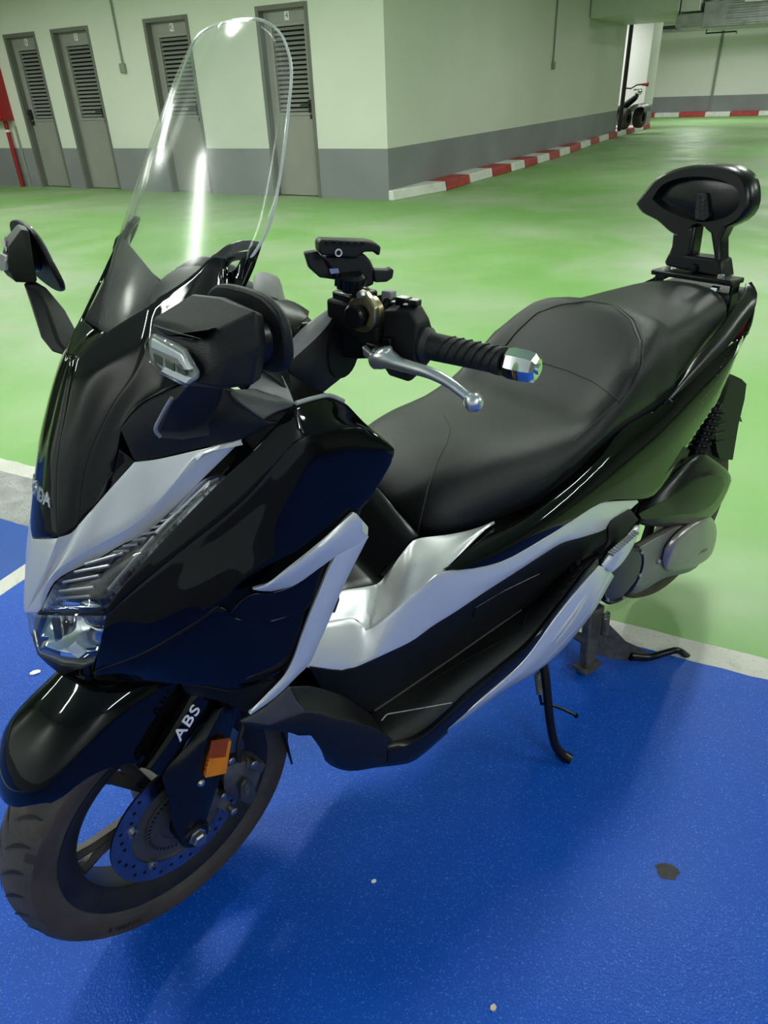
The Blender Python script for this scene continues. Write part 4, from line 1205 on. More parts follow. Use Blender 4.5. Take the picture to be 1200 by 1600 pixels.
mst = polyloops('mirror_stalk', [
    [(290, 598, .330), (318, 602, .350), (352, 606, .365), (350, 606, .335), (310, 600, .310)],
    [(264, 632, .288), (300, 632, .306), (344, 632, .318), (338, 628, .285), (285, 625, .268)],
    [(246, 672, .250), (285, 675, .268), (327, 662, .278), (320, 655, .240), (262, 662, .225)],
    [(246, 684, .225), (285, 688, .235), (330, 680, .240), (322, 672, .205), (262, 676, .198)]], 'matte_black', root, 0.004)
tube('stalk_trim', [at(268, 622, .296), at(252, 650, .270), at(243, 673, .252), at(250, 682, .248)], 0.0022, 'grey_plastic', mst, 6, 12)
# right-hand mirror, turned a little differently
for src in (mh, mst):
    c = flip(src)
    for ch in list(src.children):
        if ch.name.startswith(('mirror_rim', 'mirror_glass', 'mirror_ball', 'stalk_trim')): continue
        k = flip(ch); k.parent = c
    if src is mh:
        c['label'] = 'right mirror housing, black plastic'
        rmh = c
rpl = [Vector((-.128, -.335, 1.135)), Vector((-.122, -.350, 1.172)), Vector((-.118, -.375, 1.190)), Vector((-.114, -.430, 1.200)), Vector((-.110, -.470, 1.190)), Vector((-.112, -.478, 1.150)), Vector((-.122, -.465, 1.112)), Vector((-.132, -.420, 1.092)), Vector((-.138, -.362, 1.088)), Vector((-.136, -.338, 1.100))]
gp2 = loopgrid('mirror_rim', [rpl, [p + Vector((-.009, 0, 0)) for p in rpl]], 'matte_black', rmh, n=40)
bevel(gp2, 0.0025, 2)
cg2 = sum(rpl, Vector()) / len(rpl)
gi = [cg2 + (p - cg2) * 0.93 + Vector((-.0098, 0, 0)) for p in rpl]
prism('mirror_glass', cat(gi + [gi[0]], 40)[:-1], (-.001, 0, 0), 'mirror_glass', rmh)
tube('mirror_ball_joint', [Vector((-.10, -.395, 1.145)), Vector((-.122, -.40, 1.145))], 0.026, 'satin_black', rmh, 14)
from mathutils.bvhtree import BVHTree
def surf(objs, px, py, lift=0.0):
    """point where a photo point falls on already built parts of the scooter"""
    if not isinstance(objs, (list, tuple)): objs = [objs]
    best = None
    d = sight(px, py).normalized()
    for o in objs:
        t = BV.get(o.name)
        if t is None:
            t = BVHTree.FromPolygons([v.co.copy() for v in o.data.vertices], [tuple(p.vertices) for p in o.data.polygons])
            BV[o.name] = t
        h_ = t.ray_cast(CL, d)
        if h_[0] is not None and (best is None or h_[3] < best[3]): best = h_
    if best is None: return None
    return best[0] - d * lift
BV = {}
def line_on(name, objs, pts, r, mt, parent, k=24, lift=0.0006, flipit=False, dens=6):
    q = []
    for a, b in zip(pts[:-1], pts[1:]):
        for i in range(dens):
            u = i / dens
            h_ = surf(objs, a[0] + (b[0] - a[0]) * u, a[1] + (b[1] - a[1]) * u, lift)
            if h_ is not None: q.append(h_)
    h_ = surf(objs, pts[-1][0], pts[-1][1], lift)
    if h_ is not None: q.append(h_)
    if len(q) < 3: return None
    o = tube(name, q, r, mt, parent, 6, k)
    if flipit: flip(o)
    return o

# ------------------------------------------------------------------ silver body side
ucol = [
    [(500, 932, .150), (495, 955, .164), (490, 977, .178)],
    [(537, 922, .150), (534, 946, .165), (530, 970, .180)],
    [(570, 917, .150), (563, 942, .167), (556, 967, .184)],
    [(592, 911, .150), (584, 945, .174), (572, 985, .199)],
    [(606, 894, .154), (602, 935, .184), (594, 972, .209)],
    [(642, 848, .157), (640, 885, .192), (630, 943, .219)],
    [(652, 842, .160), (660, 878, .198), (655, 922, .225)],
    [(702, 835, .182), (699, 862, .210), (687, 896, .232)],
    [(745, 825, .196), (738, 838, .212), (728, 857, .222)],
    [(772, 814, .203), (771, 815, .204), (770, 816, .205)]]
body_top = loft('body_side_upper', ucol, 'silver_paint', root, 10, 45, 0.005, out=(0, 1, 0.6), bev=0.0015)
lcol = [
    [(490, 977, .178), (485, 1010, .194), (480, 1043, .205)],
    [(530, 970, .180), (524, 1008, .198), (515, 1047, .210)],
    [(556, 967, .184), (550, 1008, .202), (543, 1047, .214)],
    [(572, 985, .199), (570, 1012, .209), (564, 1039, .218)],
    [(594, 972, .209), (598, 1000, .219), (604, 1021, .225)],
    [(630, 943, .219), (640, 976, .228), (645, 1001, .230)],
    [(655, 922, .225), (668, 955, .233), (675, 979, .235)],
    [(687, 896, .232), (702, 930, .240), (712, 956, .240)],
    [(725, 890, .238), (742, 914, .244), (758, 925, .242)],
    [(785, 877, .243), (796, 892, .247), (805, 895, .244)],
    [(842, 846, .245), (844, 862, .248), (848, 867, .245)],
    [(883, 821, .243), (880, 838, .247), (878, 849, .245)],
    [(925, 790, .238), (917, 816, .243), (912, 839, .244)],
    [(942, 785, .235), (947, 806, .240), (950, 825, .241)],
    [(996, 781, .220), (997, 783, .221), (998, 785, .222)]]
body_low = loft('body_side_lower', lcol, 'silver_paint', root, 8, 56, 0.005, out=(0, 1, 0.2), bev=0.0015)

# ------------------------------------------------------------------ black tunnel cover and fuel lid
tl = [(510, 929, .148), (537, 921, .148), (570, 916, .148), (592, 910, .148), (606, 893, .151), (642, 847, .154), (655, 836, .150)]
tc_ = [P(p) for p in tl]
strip_full('tunnel_cover', tc_, [Vector((p.x, 0, p.z + 0.030 + 0.03 * i / 6)) for i, p in enumerate(tc_)], 'satin_black', 20, 8, 0.004, (0, 0, 1))
lid = lathe('fuel_lid', [(0.0, 0.006), (0.040, 0.005), (0.048, 0.001), (0.050, -0.006)], 'satin_black', root, Matrix.Translation(at(575, 862, .075) + Vector((0, 0, 0.0))) @ Matrix.Rotation(math.radians(-62), 4, 'X').inverted() @ Matrix.Rotation(0, 4, 'Z'), 24)
tube('tunnel_edge', [at(598, 900, .152), at(620, 874, .152), at(643, 846, .152), at(650, 840, .15)], 0.003, 'gloss_black', root, 8, 12)

# ------------------------------------------------------------------ seat
def seat_part(name, st, mt, lvl=3):
    rows = []
    for x, wb, zb, ws_, zs, zt in st:
        half = [Vector((x, wb * 0.93, zb - 0.006)), Vector((x, wb, zb)), Vector((x, wb * 0.99 + 0.004, zb + (zs - zb) * 0.45)), Vector((x, ws_ + (wb - ws_) * 0.25, zs)), Vector((x, ws_ * 0.70, zs + (zt - zs) * 0.72)), Vector((x, ws_ * 0.35, zs + (zt - zs) * 0.95)), Vector((x, 0, zt))]
        rows.append(cat(half, 15))
    n = len(rows[0])
    cols = [cat([r[j] for r in rows], 46) for j in range(n)]
    rows = [[cols[j][i] for j in range(n)] for i in range(46)]
    full = [[Vector((p.x, -p.y, p.z)) for p in r] + [p for p in reversed(r[:-1])] for r in rows]
    o = grid(name, full, mt, root, 60, closed=True, caps=True)
    return o
SEAT_ALL = [(-0.492, 0.055, 0.690, 0.045, 0.712, 0.718), (-0.500, 0.105, 0.682, 0.075, 0.728, 0.736), (-0.525, 0.150, 0.676, 0.098, 0.748, 0.758), (-0.58, 0.176, 0.682, 0.124, 0.768, 0.785), (-0.66, 0.194, 0.684, 0.148, 0.778, 0.800), (-0.74, 0.206, 0.699, 0.166, 0.778, 0.800), (-0.82, 0.209, 0.738, 0.176, 0.785, 0.796), (-0.88, 0.208, 0.762, 0.182, 0.800, 0.797), (-0.94, 0.206, 0.780, 0.186, 0.836, 0.826), (-1.00, 0.203, 0.786, 0.182, 0.876, 0.878), (-1.06, 0.198, 0.790, 0.166, 0.910, 0.926), (-1.10, 0.196, 0.795, 0.152, 0.926, 0.949), (-1.13, 0.193, 0.798, 0.150, 0.924, 0.948)]
seat = seat_part('rider_seat', SEAT_ALL, 'leather')
seat['label'] = 'black leather rider seat with raised bolster'
PIL = [(-1.125, 0.186, 0.800, 0.148, 0.912, 0.934), (-1.16, 0.180, 0.806, 0.154, 0.908, 0.930), (-1.22, 0.168, 0.822, 0.150, 0.908, 0.930), (-1.32, 0.146, 0.850, 0.130, 0.914, 0.936), (-1.40, 0.128, 0.868, 0.112, 0.916, 0.940), (-1.445, 0.100, 0.880, 0.088, 0.912, 0.934), (-1.462, 0.055, 0.890, 0.046, 0.908, 0.922)]
pseat = seat_part('passenger_seat', PIL, 'leather')
pseat['label'] = 'black leather passenger seat behind the bolster'
seats = [seat, pseat]
SEAMS = [[(694, 648), (704, 668), (698, 692), (684, 718), (668, 765), (656, 815), (652, 836)],
         [(806, 558), (845, 566), (885, 578), (925, 595), (950, 612), (966, 626)],
         [(966, 626), (990, 600), (1003, 570), (1005, 535), (992, 500), (962, 476)],
         [(966, 626), (930, 660), (895, 690)]]
for s_ in SEAMS:
    line_on('seam', seats, s_, 0.0011, 'thread', seat, 30, 0.0004)
line_on('bolster_piping', seats, [(966, 628), (985, 606), (998, 575), (1000, 535), (986, 500), (955, 476), (920, 471), (875, 476), (838, 490), (806, 520), (790, 540)], 0.0022, 'leather', seat, 40, -0.0004)
hull('seat_base', [(-0.50, 0.10, 0.655, 0.690, 0.5), (-0.60, 0.165, 0.655, 0.70, 0.5), (-0.74, 0.195, 0.665, 0.73, 0.5), (-0.90, 0.195, 0.70, 0.79, 0.5), (-1.10, 0.185, 0.72, 0.82, 0.5), (-1.30, 0.155, 0.76, 0.86, 0.5), (-1.44, 0.11, 0.80, 0.89, 0.5)], 'inner_black')

# ------------------------------------------------------------------ tail
tail = loft('tail_cover', [
    [(772, 814, .194), (842, 783, .198), (900, 737, .198), (965, 675, .194), (1040, 628, .186), (1080, 592, .176), (1120, 556, .162), (1160, 522, .144), (1180, 482, .126)],
    [(728, 858, .221), (800, 825, .232), (880, 772, .233), (950, 722, .226), (1005, 690, .216), (1058, 650, .202), (1100, 608, .185), (1142, 560, .165), (1174, 510, .140)],
    [(706, 882, .236), (770, 863, .247), (850, 822, .252), (915, 780, .247), (970, 752, .239), (1020, 720, .224), (1075, 665, .203), (1128, 600, .176), (1168, 520, .146)],
    [(693, 889, .238), (725, 890, .245), (785, 877, .252), (842, 846, .255), (883, 821, .253), (942, 785, .245), (994, 780, .228), (1020, 775, .216), (1040, 755, .209), (1072, 702, .194), (1090, 674, .185), (1117, 634, .172), (1140, 584, .157), (1160, 530, .141), (1178, 490, .129)]],
    'gloss_black', root, 40, 12, 0.005, out=(0, 1, 0.2), bev=0.0015)
hull('tail_inner', [(-1.02, 0.17, 0.62, 0.78, 0.6), (-1.2, 0.15, 0.66, 0.82, 0.6), (-1.40, 0.12, 0.74, 0.88, 0.6), (-1.54, 0.08, 0.80, 0.91, 0.6)], 'inner_black')
plate('tail_vent', [(1028, 744, .212), (1050, 715, .202), (1067, 697, .196), (1072, 700, .194), (1062, 716, .198), (1040, 738, .207)], 'matte_black', root, 0.004, (0, 1, 0), 0.001)
plate('tail_lamp_strip', [(1144, 558, .162), (1152, 540, .156), (1159, 524, .149), (1160, 529, .149), (1154, 545, .155)], 'chrome', root, 0.003, (0, 1, 0), 0.0006)
for px, py in ((1133, 560), (1126, 573), (1120, 586), (1112, 600), (1104, 617), (1097, 629), (1085, 655)):
    q = surf(tail, px, py, 0.0005)
    if q is not None:
        d_ = text('tail_mark', '-', 0.012, 'silver_mark', tail, basis(q, at(px + 8, py - 12, q.y) - at(px, py, q.y), at(px - 8, py - 6, q.y) - at(px, py, q.y)))
# rear closing panel between both tail covers
strip_full('tail_lamp', [(1180, 482, .130), (1178, 492, .127), (1168, 515, .130), (1158, 540, .138)], [at(1180, 482, .13) + Vector((-.05, -.13, 0)), at(1178, 492, .127) + Vector((-.06, -.127, 0)), at(1168, 515, .13) + Vector((-.07, -.13, 0)), at(1158, 540, .138) + Vector((-.06, -.138, 0))], 'red_cabinet', 10, 5, 0.004, (-1, 0, 0))
# grab rails
loft('grab_rail', [
    [(1040, 628, .208), (1072, 604, .204), (1108, 570, .195), (1142, 536, .182), (1164, 508, .166), (1180, 480, .150), (1183, 456, .134), (1174, 440, .112)],
    [(1042, 622, .203), (1070, 592, .196), (1102, 558, .186), (1136, 522, .172), (1157, 494, .157), (1172, 470, .141), (1177, 455, .127), (1170, 442, .108)],
    [(1044, 620, .196), (1067, 586, .186), (1094, 551, .174), (1126, 512, .158), (1144, 486, .143), (1158, 465, .127), (1166, 452, .115), (1165, 443, .102)]],
    'satin_black', root, 30, 8, 0.014, out=(0, 0.6, 1), bev=0.004)
box('rear_deck', (-1.50, 0, 0.905), (0.10, 0.20, 0.03), 'matte_black', root, 0.01)
# backrest bracket
box('backrest_bracket', (-1.475, 0.0, 0.945), (0.055, 0.21, 0.012), 'satin_black', root, 0.003)
for sg in (-1, 1):
    box('bracket_leg', (-1.478, sg * 0.098, 0.905), (0.03, 0.008, 0.075), 'satin_black', root, 0.002)
    lathe('bracket_bolt', [(0, 0.006), (0.007, 0.006), (0.008, 0.004), (0.008, -0.004)], 'bolt_steel', root, Matrix.Translation((-1.462, sg * 0.07, 0.953)) @ Matrix.Rotation(PI / 2, 4, 'X'), 8)
tube('deck_bolt', [Vector((-1.452, 0.06, 0.925)), Vector((-1.452, 0.075, 0.925))], 0.010, 'chrome', root, 8)

# ------------------------------------------------------------------ backrest
def bk(px, py, back=0.0, slope=0.10):
    """point on the slightly reclined front face of the backrest"""
    p = atx(px, py, -1.475)
    for _ in range(4):
        p = atx(px, py, -1.475 - (p.z - 0.96) * slope - abs(p.y) * 0.02)
    return p + Vector((-back, 0, 0))
pad = [(992, 319), (1004, 302), (1025, 279), (1060, 264), (1112, 260), (1148, 267), (1164, 282), (1169, 305), (1167, 326), (1156, 343), (1128, 358), (1112, 366), (1098, 352), (1090, 350), (1080, 354), (1070, 366), (1051, 366), (1025, 345), (1000, 331)]
def ring(pts, back, k, n=48):
    q = [bk(*p) for p in pts]
    c = sum(q, Vector()) / len(q)
    q = [c + (p - c) * k + Vector((-back, 0, 0)) for p in q]
    return cat(q + [q[0]], n + 1)[:-1]
bpad = grid('backrest_pad', [ring(pad, 0.060, 0.80), ring(pad, 0.058, 0.96), ring(pad, 0.045, 1.03), ring(pad, 0.015, 1.03), ring(pad, 0.004, 0.995), ring(pad, 0.0, 0.95)], 'satin_black', root, 50, closed=True, caps=False)
bpad['label'] = 'black moulded passenger backrest'
oval = [(1020, 311), (1034, 291), (1062, 279), (1100, 277), (1138, 287), (1154, 302), (1153, 322), (1136, 338), (1112, 345), (1092, 346), (1066, 339), (1038, 326)]
def oring(back, k, n=48): 
    return ring(oval, back, k, n)
R1 = ring(pad, 0.0, 0.95)
# align the oval ring with the pad ring
def align(R, S):
    best = min(range(len(S)), key=lambda i: sum((R[j] - S[(i + j) % len(S)]).length for j in range(0, len(S), 4)))
    return [S[(best + j) % len(S)] for j in range(len(S))]
O1, O2, O3 = align(R1, oring(0.000, 1.02)), align(R1, oring(0.020, 0.93)), align(R1, oring(0.014, 0.55))
grid('backrest_cushion', [R1, O1, O2, O3, [sum(O3, Vector()) / 48 + (p - sum(O3, Vector()) / 48) * 0.05 for p in O3]], 'satin_black', bpad, 40, closed=True, caps=False)
for nm, pts in (('backrest_leg', [(1050, 364), (1086, 350), (1079, 398), (1076, 404), (1037, 412), (1048, 385)]), ('backrest_leg', [(1106, 348), (1136, 350), (1124, 375), (1124, 400), (1126, 434), (1112, 428), (1114, 400)])):
    q = [bk(*p) for p in pts]
    prism(nm, q, (-0.045, 0, 0), 'satin_black', bpad, 0.008)
prism('backrest_foot', [bk(*p) for p in [(1037, 410), (1046, 392), (1080, 400), (1113, 404), (1126, 406), (1130, 436), (1040, 416)]], (-0.05, 0, 0), 'satin_black', bpad, 0.006)
prism('backrest_badge', [bk(*p) + Vector((-0.004, 0, 0)) for p in [(1088, 302), (1102, 302), (1106, 340), (1098, 346), (1084, 344), (1084, 330)]], (-0.02, 0, 0), 'matte_black', bpad, 0.002)
for k in range(9):
    c = bk(1091 + (k % 2) * 8 - (k // 4), 308 + k * 3.9) + Vector((-0.002, 0, 0))
    lathe('badge_stud', [(0, 0.002), (0.0018, 0.001), (0.002, -0.001)], 'dark_grey', bpad, Matrix.Translation(c) @ Matrix.Rotation(-PI / 2, 4, 'Z'), 6)
lathe('backrest_bolt', [(0, 0.008), (0.009, 0.007), (0.011, 0.002), (0.011, -0.006)], 'satin_black', bpad, Matrix.Translation(bk(1084, 419)) @ Matrix.Rotation(-PI / 2, 4, 'Z'), 12)

# ------------------------------------------------------------------ footboard
fb_wall = loft('footboard_wall', [
    [(483, 1042, .206), (527, 1048, .213), (543, 1047, .215), (604, 1021, .224), (650, 998, .229), (675, 979, .232), (758, 925, .239), (842, 871, .242), (867, 854, .242), (896, 844, .242), (933, 833, .240), (952, 825, .238)],
    [(492, 1058, .198), (545, 1068, .203), (580, 1060, .206), (625, 1040, .210), (670, 1012, .213), (725, 972, .218), (785, 930, .224), (838, 895, .230), (872, 876, .233), (905, 862, .235), (935, 846, .237), (953, 832, .238)],
    [(505, 1080, .192), (560, 1105, .195), (580, 1114, .196), (625, 1083, .196), (700, 1032, .197), (760, 990, .200), (815, 952, .204), (837, 937, .208), (862, 917, .214), (890, 893, .222), (920, 866, .232), (955, 842, .240)]], 'matte_black', root, 34, 8, 0.005, out=(0, 1, 0.2))
fb_floor = loft('footboard', [
    [(580, 1114, .196), (625, 1083, .196), (700, 1032, .197), (760, 990, .200), (815, 952, .204), (837, 937, .208), (862, 917, .214), (890, 893, .222), (915, 872, .232), (935, 862, .240)],
    [(598, 1148, .245), (640, 1125, .246), (716, 1060, .248), (775, 1015, .250), (820, 978, .251), (850, 945, .252), (875, 918, .254), (905, 885, .256), (925, 872, .258), (940, 866, .256)],
    [(607, 1166, .262), (650, 1149, .265), (733, 1076, .269), (785, 1034, .271), (822, 1003, .272), (860, 956, .272), (885, 925, .271), (912, 890, .269), (928, 874, .266), (942, 868, .262)]], 'matte_black', root, 34, 8, 0.005, out=(0, 1, 1))
loft('footboard_rim', [
    [(605, 1160, .262), (650, 1148, .265), (733, 1076, .269), (785, 1034, .271), (822, 1003, .272), (860, 956, .272), (885, 925, .271), (912, 890, .269), (930, 872, .266)],
    [(606, 1172, .271), (648, 1160, .275), (735, 1086, .279), (790, 1040, .281), (827, 1008, .282), (866, 958, .281), (890, 926, .280), (918, 890, .277), (934, 874, .272)],
    [(606, 1192, .270), (640, 1186, .275), (733, 1110, .279), (790, 1060, .281), (820, 1034, .282), (867, 968, .281), (893, 934, .279), (922, 896, .276), (936, 882, .272)]], 'satin_black', root, 30, 8, 0.005, out=(0, 1, 0))
loft('foot_rest_pocket', [
    [(453, 1073, .247), (485, 1072, .236), (510, 1078, .228), (537, 1087, .218), (562, 1104, .205), (580, 1116, .198)],
    [(462, 1090, .252), (490, 1095, .246), (518, 1101, .240), (548, 1110, .236), (572, 1123, .230), (590, 1132, .226)],
    [(477, 1112, .262), (500, 1116, .263), (525, 1122, .264), (563, 1131, .266), (585, 1138, .267), (602, 1148, .266)]], 'matte_black', root, 18, 8, 0.004, out=(0, 1, 1))
loft('foot_rest_corner', [[(375, 1128, .248), (410, 1109, .254), (453, 1073, .254)], [(398, 1130, .254), (430, 1118, .259), (462, 1092, .258)], [(420, 1134, .258), (450, 1122, .262), (478, 1112, .263)]], 'dark_grey', root, 12, 4, 0.005)
loft('front_skirt', [
    [(376, 1129, .246), (420, 1133, .257), (477, 1113, .264), (525, 1123, .266), (563, 1132, .268), (592, 1141, .270), (605, 1153, .270)],
    [(378, 1131, .245), (425, 1138, .256), (482, 1130, .265), (525, 1142, .267), (562, 1158, .268), (588, 1168, .270), (606, 1172, .271)],
    [(380, 1133, .243), (432, 1143, .252), (486, 1150, .256), (515, 1165, .258), (550, 1178, .260), (580, 1186, .264), (605, 1190, .269)]], 'matte_black', root, 22, 8, 0.005)
loft('belly_pan', [
    [(486, 1150, .256), (515, 1165, .258), (550, 1178, .260), (580, 1186, .264), (606, 1191, .269), (640, 1186, .272), (700, 1138, .270)],
    [(500, 1170, .235), (520, 1190, .232), (550, 1202, .232), (585, 1198, .240), (612, 1196, .248), (640, 1190, .255), (700, 1142, .258)],
    [at(507, 1188, .20), at(520, 1198, .195), at(550, 1205, .19), at(590, 1199, .20), at(618, 1196, .21), at(645, 1190, .22), at(700, 1145, .22)]], 'matte_black', root, 20, 8, 0.005)
hull('belly', [(-0.17, 0.10, 0.40, 0.58, 0.6), (-0.22, 0.16, 0.37, 0.52, 0.6), (-0.32, 0.19, 0.335, 0.44, 0.6), (-0.45, 0.20, 0.33, 0.43, 0.6), (-0.70, 0.19, 0.33, 0.46, 0.6), (-0.95, 0.18, 0.36, 0.52, 0.6)], 'inner_black')
loft('skirt_joint', [[(597, 1142, .262), (598, 1170, .262), (598, 1194, .262)], [(614, 1156, .264), (615, 1172, .268), (616, 1190, .268)]], 'matte_black', root, 8, 2, 0.006)
# floor details
line_on('floor_groove', [fb_floor, fb_wall], [(577, 1116), (625, 1084), (700, 1033), (760, 991), (815, 953)], 0.0022, 'dark_grey', root, 30, 0.0005)
line_on('scuff_line', [fb_floor, fb_wall], [(596, 1126), (604, 1116), (650, 1108), (706, 1098)], 0.0014, 'silver_mark', root, 20, 0.0002)
line_on('floor_groove', [fb_floor], [(640, 1085), (720, 1035), (815, 985), (825, 950)], 0.0016, 'satin_black', root, 20, 0.0005)
line_on('wall_groove', [fb_wall], [(738, 965), (742, 950), (790, 922), (842, 897)], 0.0010, 'satin_black', root, 20, 0.0004)
gv = [surf([fb_floor, fb_wall], *p, 0.001) for p in ((836, 940), (868, 908), (912, 872), (906, 882), (880, 918), (868, 946))]
gv = [g_ for g_ in gv if g_ is not None]
if len(gv) > 3: prism('grip_recess', gv, (0, 0.001, 0.001), 'inner_black', root, 0)
for k in range(4):
    a = (872 + k * 9, 920 - k * 10)
    q = [surf([fb_floor, fb_wall], *p, 0.002) for p in ((a[0], a[1] - 16 + k), (a[0] + 5, a[1] - 18 + k), (a[0] + 8, a[1] + 4 - k * 2), (a[0] + 3, a[1] + 6 - k * 2))]
    if all(v is not None for v in q): prism('grip_rib', q, (0, 0.005, 0.003), 'dark_grey', root, 0.0008)

# ------------------------------------------------------------------ silver lower skirt with passenger step
loft('lower_skirt', [
    [(700, 1140, .272), (733, 1110, .280), (817, 1034, .283), (867, 967, .283), (904, 921, .281), (937, 884, .276)],
    [(708, 1135, .268), (745, 1105, .278), (825, 1042, .284), (872, 985, .285), (912, 935, .283), (948, 888, .276)],
    [(715, 1131, .262), (760, 1092, .268), (835, 1047, .272), (875, 1008, .273), (918, 958, .272), (954, 893, .268)]], 'silver_paint', root, 28, 8, 0.005, bev=0.0015)
loft('lower_skirt_under', [
    [(715, 1131, .262), (760, 1092, .268), (835, 1047, .272), (875, 1008, .273), (918, 958, .272), (954, 893, .268)],
    [(725, 1124, .25), (787, 1080, .25), (842, 1047, .25), (876, 1018, .25), (926, 958, .25), (960, 900, .25)]], 'silver_paint', root, 24, 3, 0.004, out=(0, 0.5, -1))
tube('skirt_crease', [at(868, 1004, .285), at(890, 976, .286), at(908, 948, .285), at(921, 928, .283)], [0.001, 0.003, 0.003, 0.001], 'silver_paint', root, 8, 14)
st = loft('passenger_step', [
    [(940, 883, .272), (955, 862, .275), (975, 842, .275), (994, 820, .268)],
    [(948, 890, .280), (962, 872, .284), (982, 848, .284), (1000, 822, .276)],
    [(956, 895, .276), (972, 880, .279), (990, 852, .279), (999, 828, .273)]], 'silver_paint', root, 14, 6, 0.012, out=(0, 1, 1), bev=0.003)
for k in range(11):
    u = k / 10
    a = at(951 + 38 * u, 863 - 33 * u, .274)
    tube('step_rib', [a, a + Vector((0.0, 0.014, 0.0))], 0.0035, 'aluminium', st, 6)
loft('step_bracket', [[(930, 870, .250), (950, 848, .250), (952, 820, .245), (985, 795, .232)], [(938, 884, .262), (955, 866, .262), (970, 842, .255), (998, 812, .245)]], 'matte_black', root, 12, 3, 0.006)

# ------------------------------------------------------------------ engine, rear wheel, stands
RWM = Matrix.Translation((-1.46, 0, 0.318))
rw = wheel('rear_wheel', RWM, 0.272, 0.138, 0.180, 5, root)
lathe('rear_disc', [(0.07, -0.075), (0.12, -0.075), (0.12, -0.071), (0.07, -0.071)], 'disc_steel', root, RWM, 48, closed_prof=True)
abx = loopgrid('air_box', [
    [(1000, 785, .150), (1045, 742, .150), (1088, 707, .145), (1116, 719, .140), (1141, 742, .130), (1141, 755, .120), (1115, 803, .120), (1050, 822, .120), (993, 813, .130)],
    [(998, 790, .185), (1045, 748, .180), (1088, 712, .172), (1115, 722, .172), (1140, 743, .170), (1141, 755, .168), (1115, 802, .172), (1048, 820, .180), (993, 812, .182)],
    [(998, 803, .205), (1045, 778, .206), (1090, 750, .200), (1112, 742, .195), (1130, 748, .190), (1132, 757, .190), (1110, 790, .200), (1050, 806, .208), (998, 809, .206)]], 'satin_black', root, 12, n=36)
bevel(abx, 0.003)
cv = loopgrid('transmission_case', [
    [(985, 860, .10), (1040, 826, .10), (1100, 806, .09), (1116, 835, .09), (1090, 882, .09), (1038, 902, .09), (988, 924, .10)],
    [(988, 853, .155), (1040, 825, .155), (1104, 804, .148), (1119, 835, .145), (1090, 884, .148), (1038, 902, .152), (988, 924, .158)],
    [(996, 858, .170), (1040, 834, .170), (1100, 812, .162), (1113, 836, .160), (1088, 876, .162), (1038, 894, .166), (992, 914, .170)]], 'engine_grey', root, 12, n=36)
bevel(cv, 0.004)
oc = loopgrid('rear_case_cover', [
    [(1035, 875, .160), (1042, 852, .160), (1067, 824, .160), (1107, 806, .155), (1120, 832, .150), (1112, 866, .150), (1088, 884, .155), (1042, 891, .158)],
    [(1035, 875, .174), (1042, 852, .176), (1067, 825, .176), (1106, 808, .170), (1118, 833, .166), (1110, 864, .167), (1087, 882, .172), (1042, 890, .174)],
    [(1046, 872, .184), (1052, 852, .186), (1072, 832, .187), (1102, 816, .184), (1112, 834, .180), (1104, 858, .182), (1085, 874, .184), (1052, 881, .184)],
    [(1062, 864, .189), (1066, 852, .190), (1078, 840, .191), (1097, 828, .190), (1104, 836, .188), (1098, 852, .188), (1084, 864, .189), (1066, 870, .189)]], 'cover_bronze', root, 16, n=36)
place_text('case_lettering', 'HONDA', (1097, 862), (1106, 858), (1094, 852), 0.186, 0.014, 'engine_grey', oc, f=at)
cc = at(972, 898, .165)
fc = lathe('clutch_cover', [(0.0, 0.010), (0.050, 0.010), (0.066, 0.004), (0.074, -0.010), (0.074, -0.08)], 'dark_grey', root, Matrix.Translation(cc), 36)
lathe('clutch_ring', [(0.066, 0.006), (0.072, 0.008), (0.078, 0.002), (0.078, -0.02)], 'satin_black', root, Matrix.Translation(cc), 36)
for k in range(6):
    a = 2 * PI * k / 6 + 0.4
    lathe('case_bolt', [(0, 0.006), (0.004, 0.006), (0.006, 0.003), (0.006, -0.003)], 'bolt_steel', fc, Matrix.Translation(cc + Vector((0.070 * math.cos(a), 0.004, 0.070 * math.sin(a)))), 8)
lathe('case_bolt', [(0, 0.006), (0.005, 0.006), (0.008, 0.002), (0.008, -0.006)], 'bolt_steel', cv, Matrix.Translation(at(1028, 876, .168)), 8)
hull('engine_block', [(-0.82, 0.08, 0.30, 0.42, 0.6), (-0.95, 0.11, 0.26, 0.46, 0.6), (-1.10, 0.12, 0.24, 0.48, 0.6), (-1.22, 0.105, 0.26, 0.44, 0.6)], 'cast_aluminium')
# exhaust on the far side
tube('exhaust_silencer', [(-1.00, -0.14, 0.27), (-1.12, -0.17, 0.30), (-1.50, -0.19, 0.42), (-1.66, -0.19, 0.47)], [0.03, 0.055, 0.062, 0.05], 'satin_black', root, 20, 16)
# rear shocks with coil springs
def coil(name, a, b, r, wire, turns, mt, parent, n=8):
    a, b = Vector(a), Vector(b)
    t = (b - a).normalized()
    u = t.orthogonal().normalized(); v = t.cross(u)
    k = turns * 12
    return tube(name, [a.lerp(b, i / k) + (u * math.cos(2 * PI * i / 12) + v * math.sin(2 * PI * i / 12)) * r for i in range(k + 1)], wire, mt, parent, 5)
for sg in (1, -1):
    a = at(1082, 718, .135); b = at(1120, 628, .135)
    a.y *= sg; b.y *= sg
    s1 = tube('shock_absorber', [a, b], 0.014, 'satin_black', root, 10)
    coil('shock_spring', a.lerp(b, .1), a.lerp(b, .95), 0.024, 0.0045, 8, 'inner_black', s1)
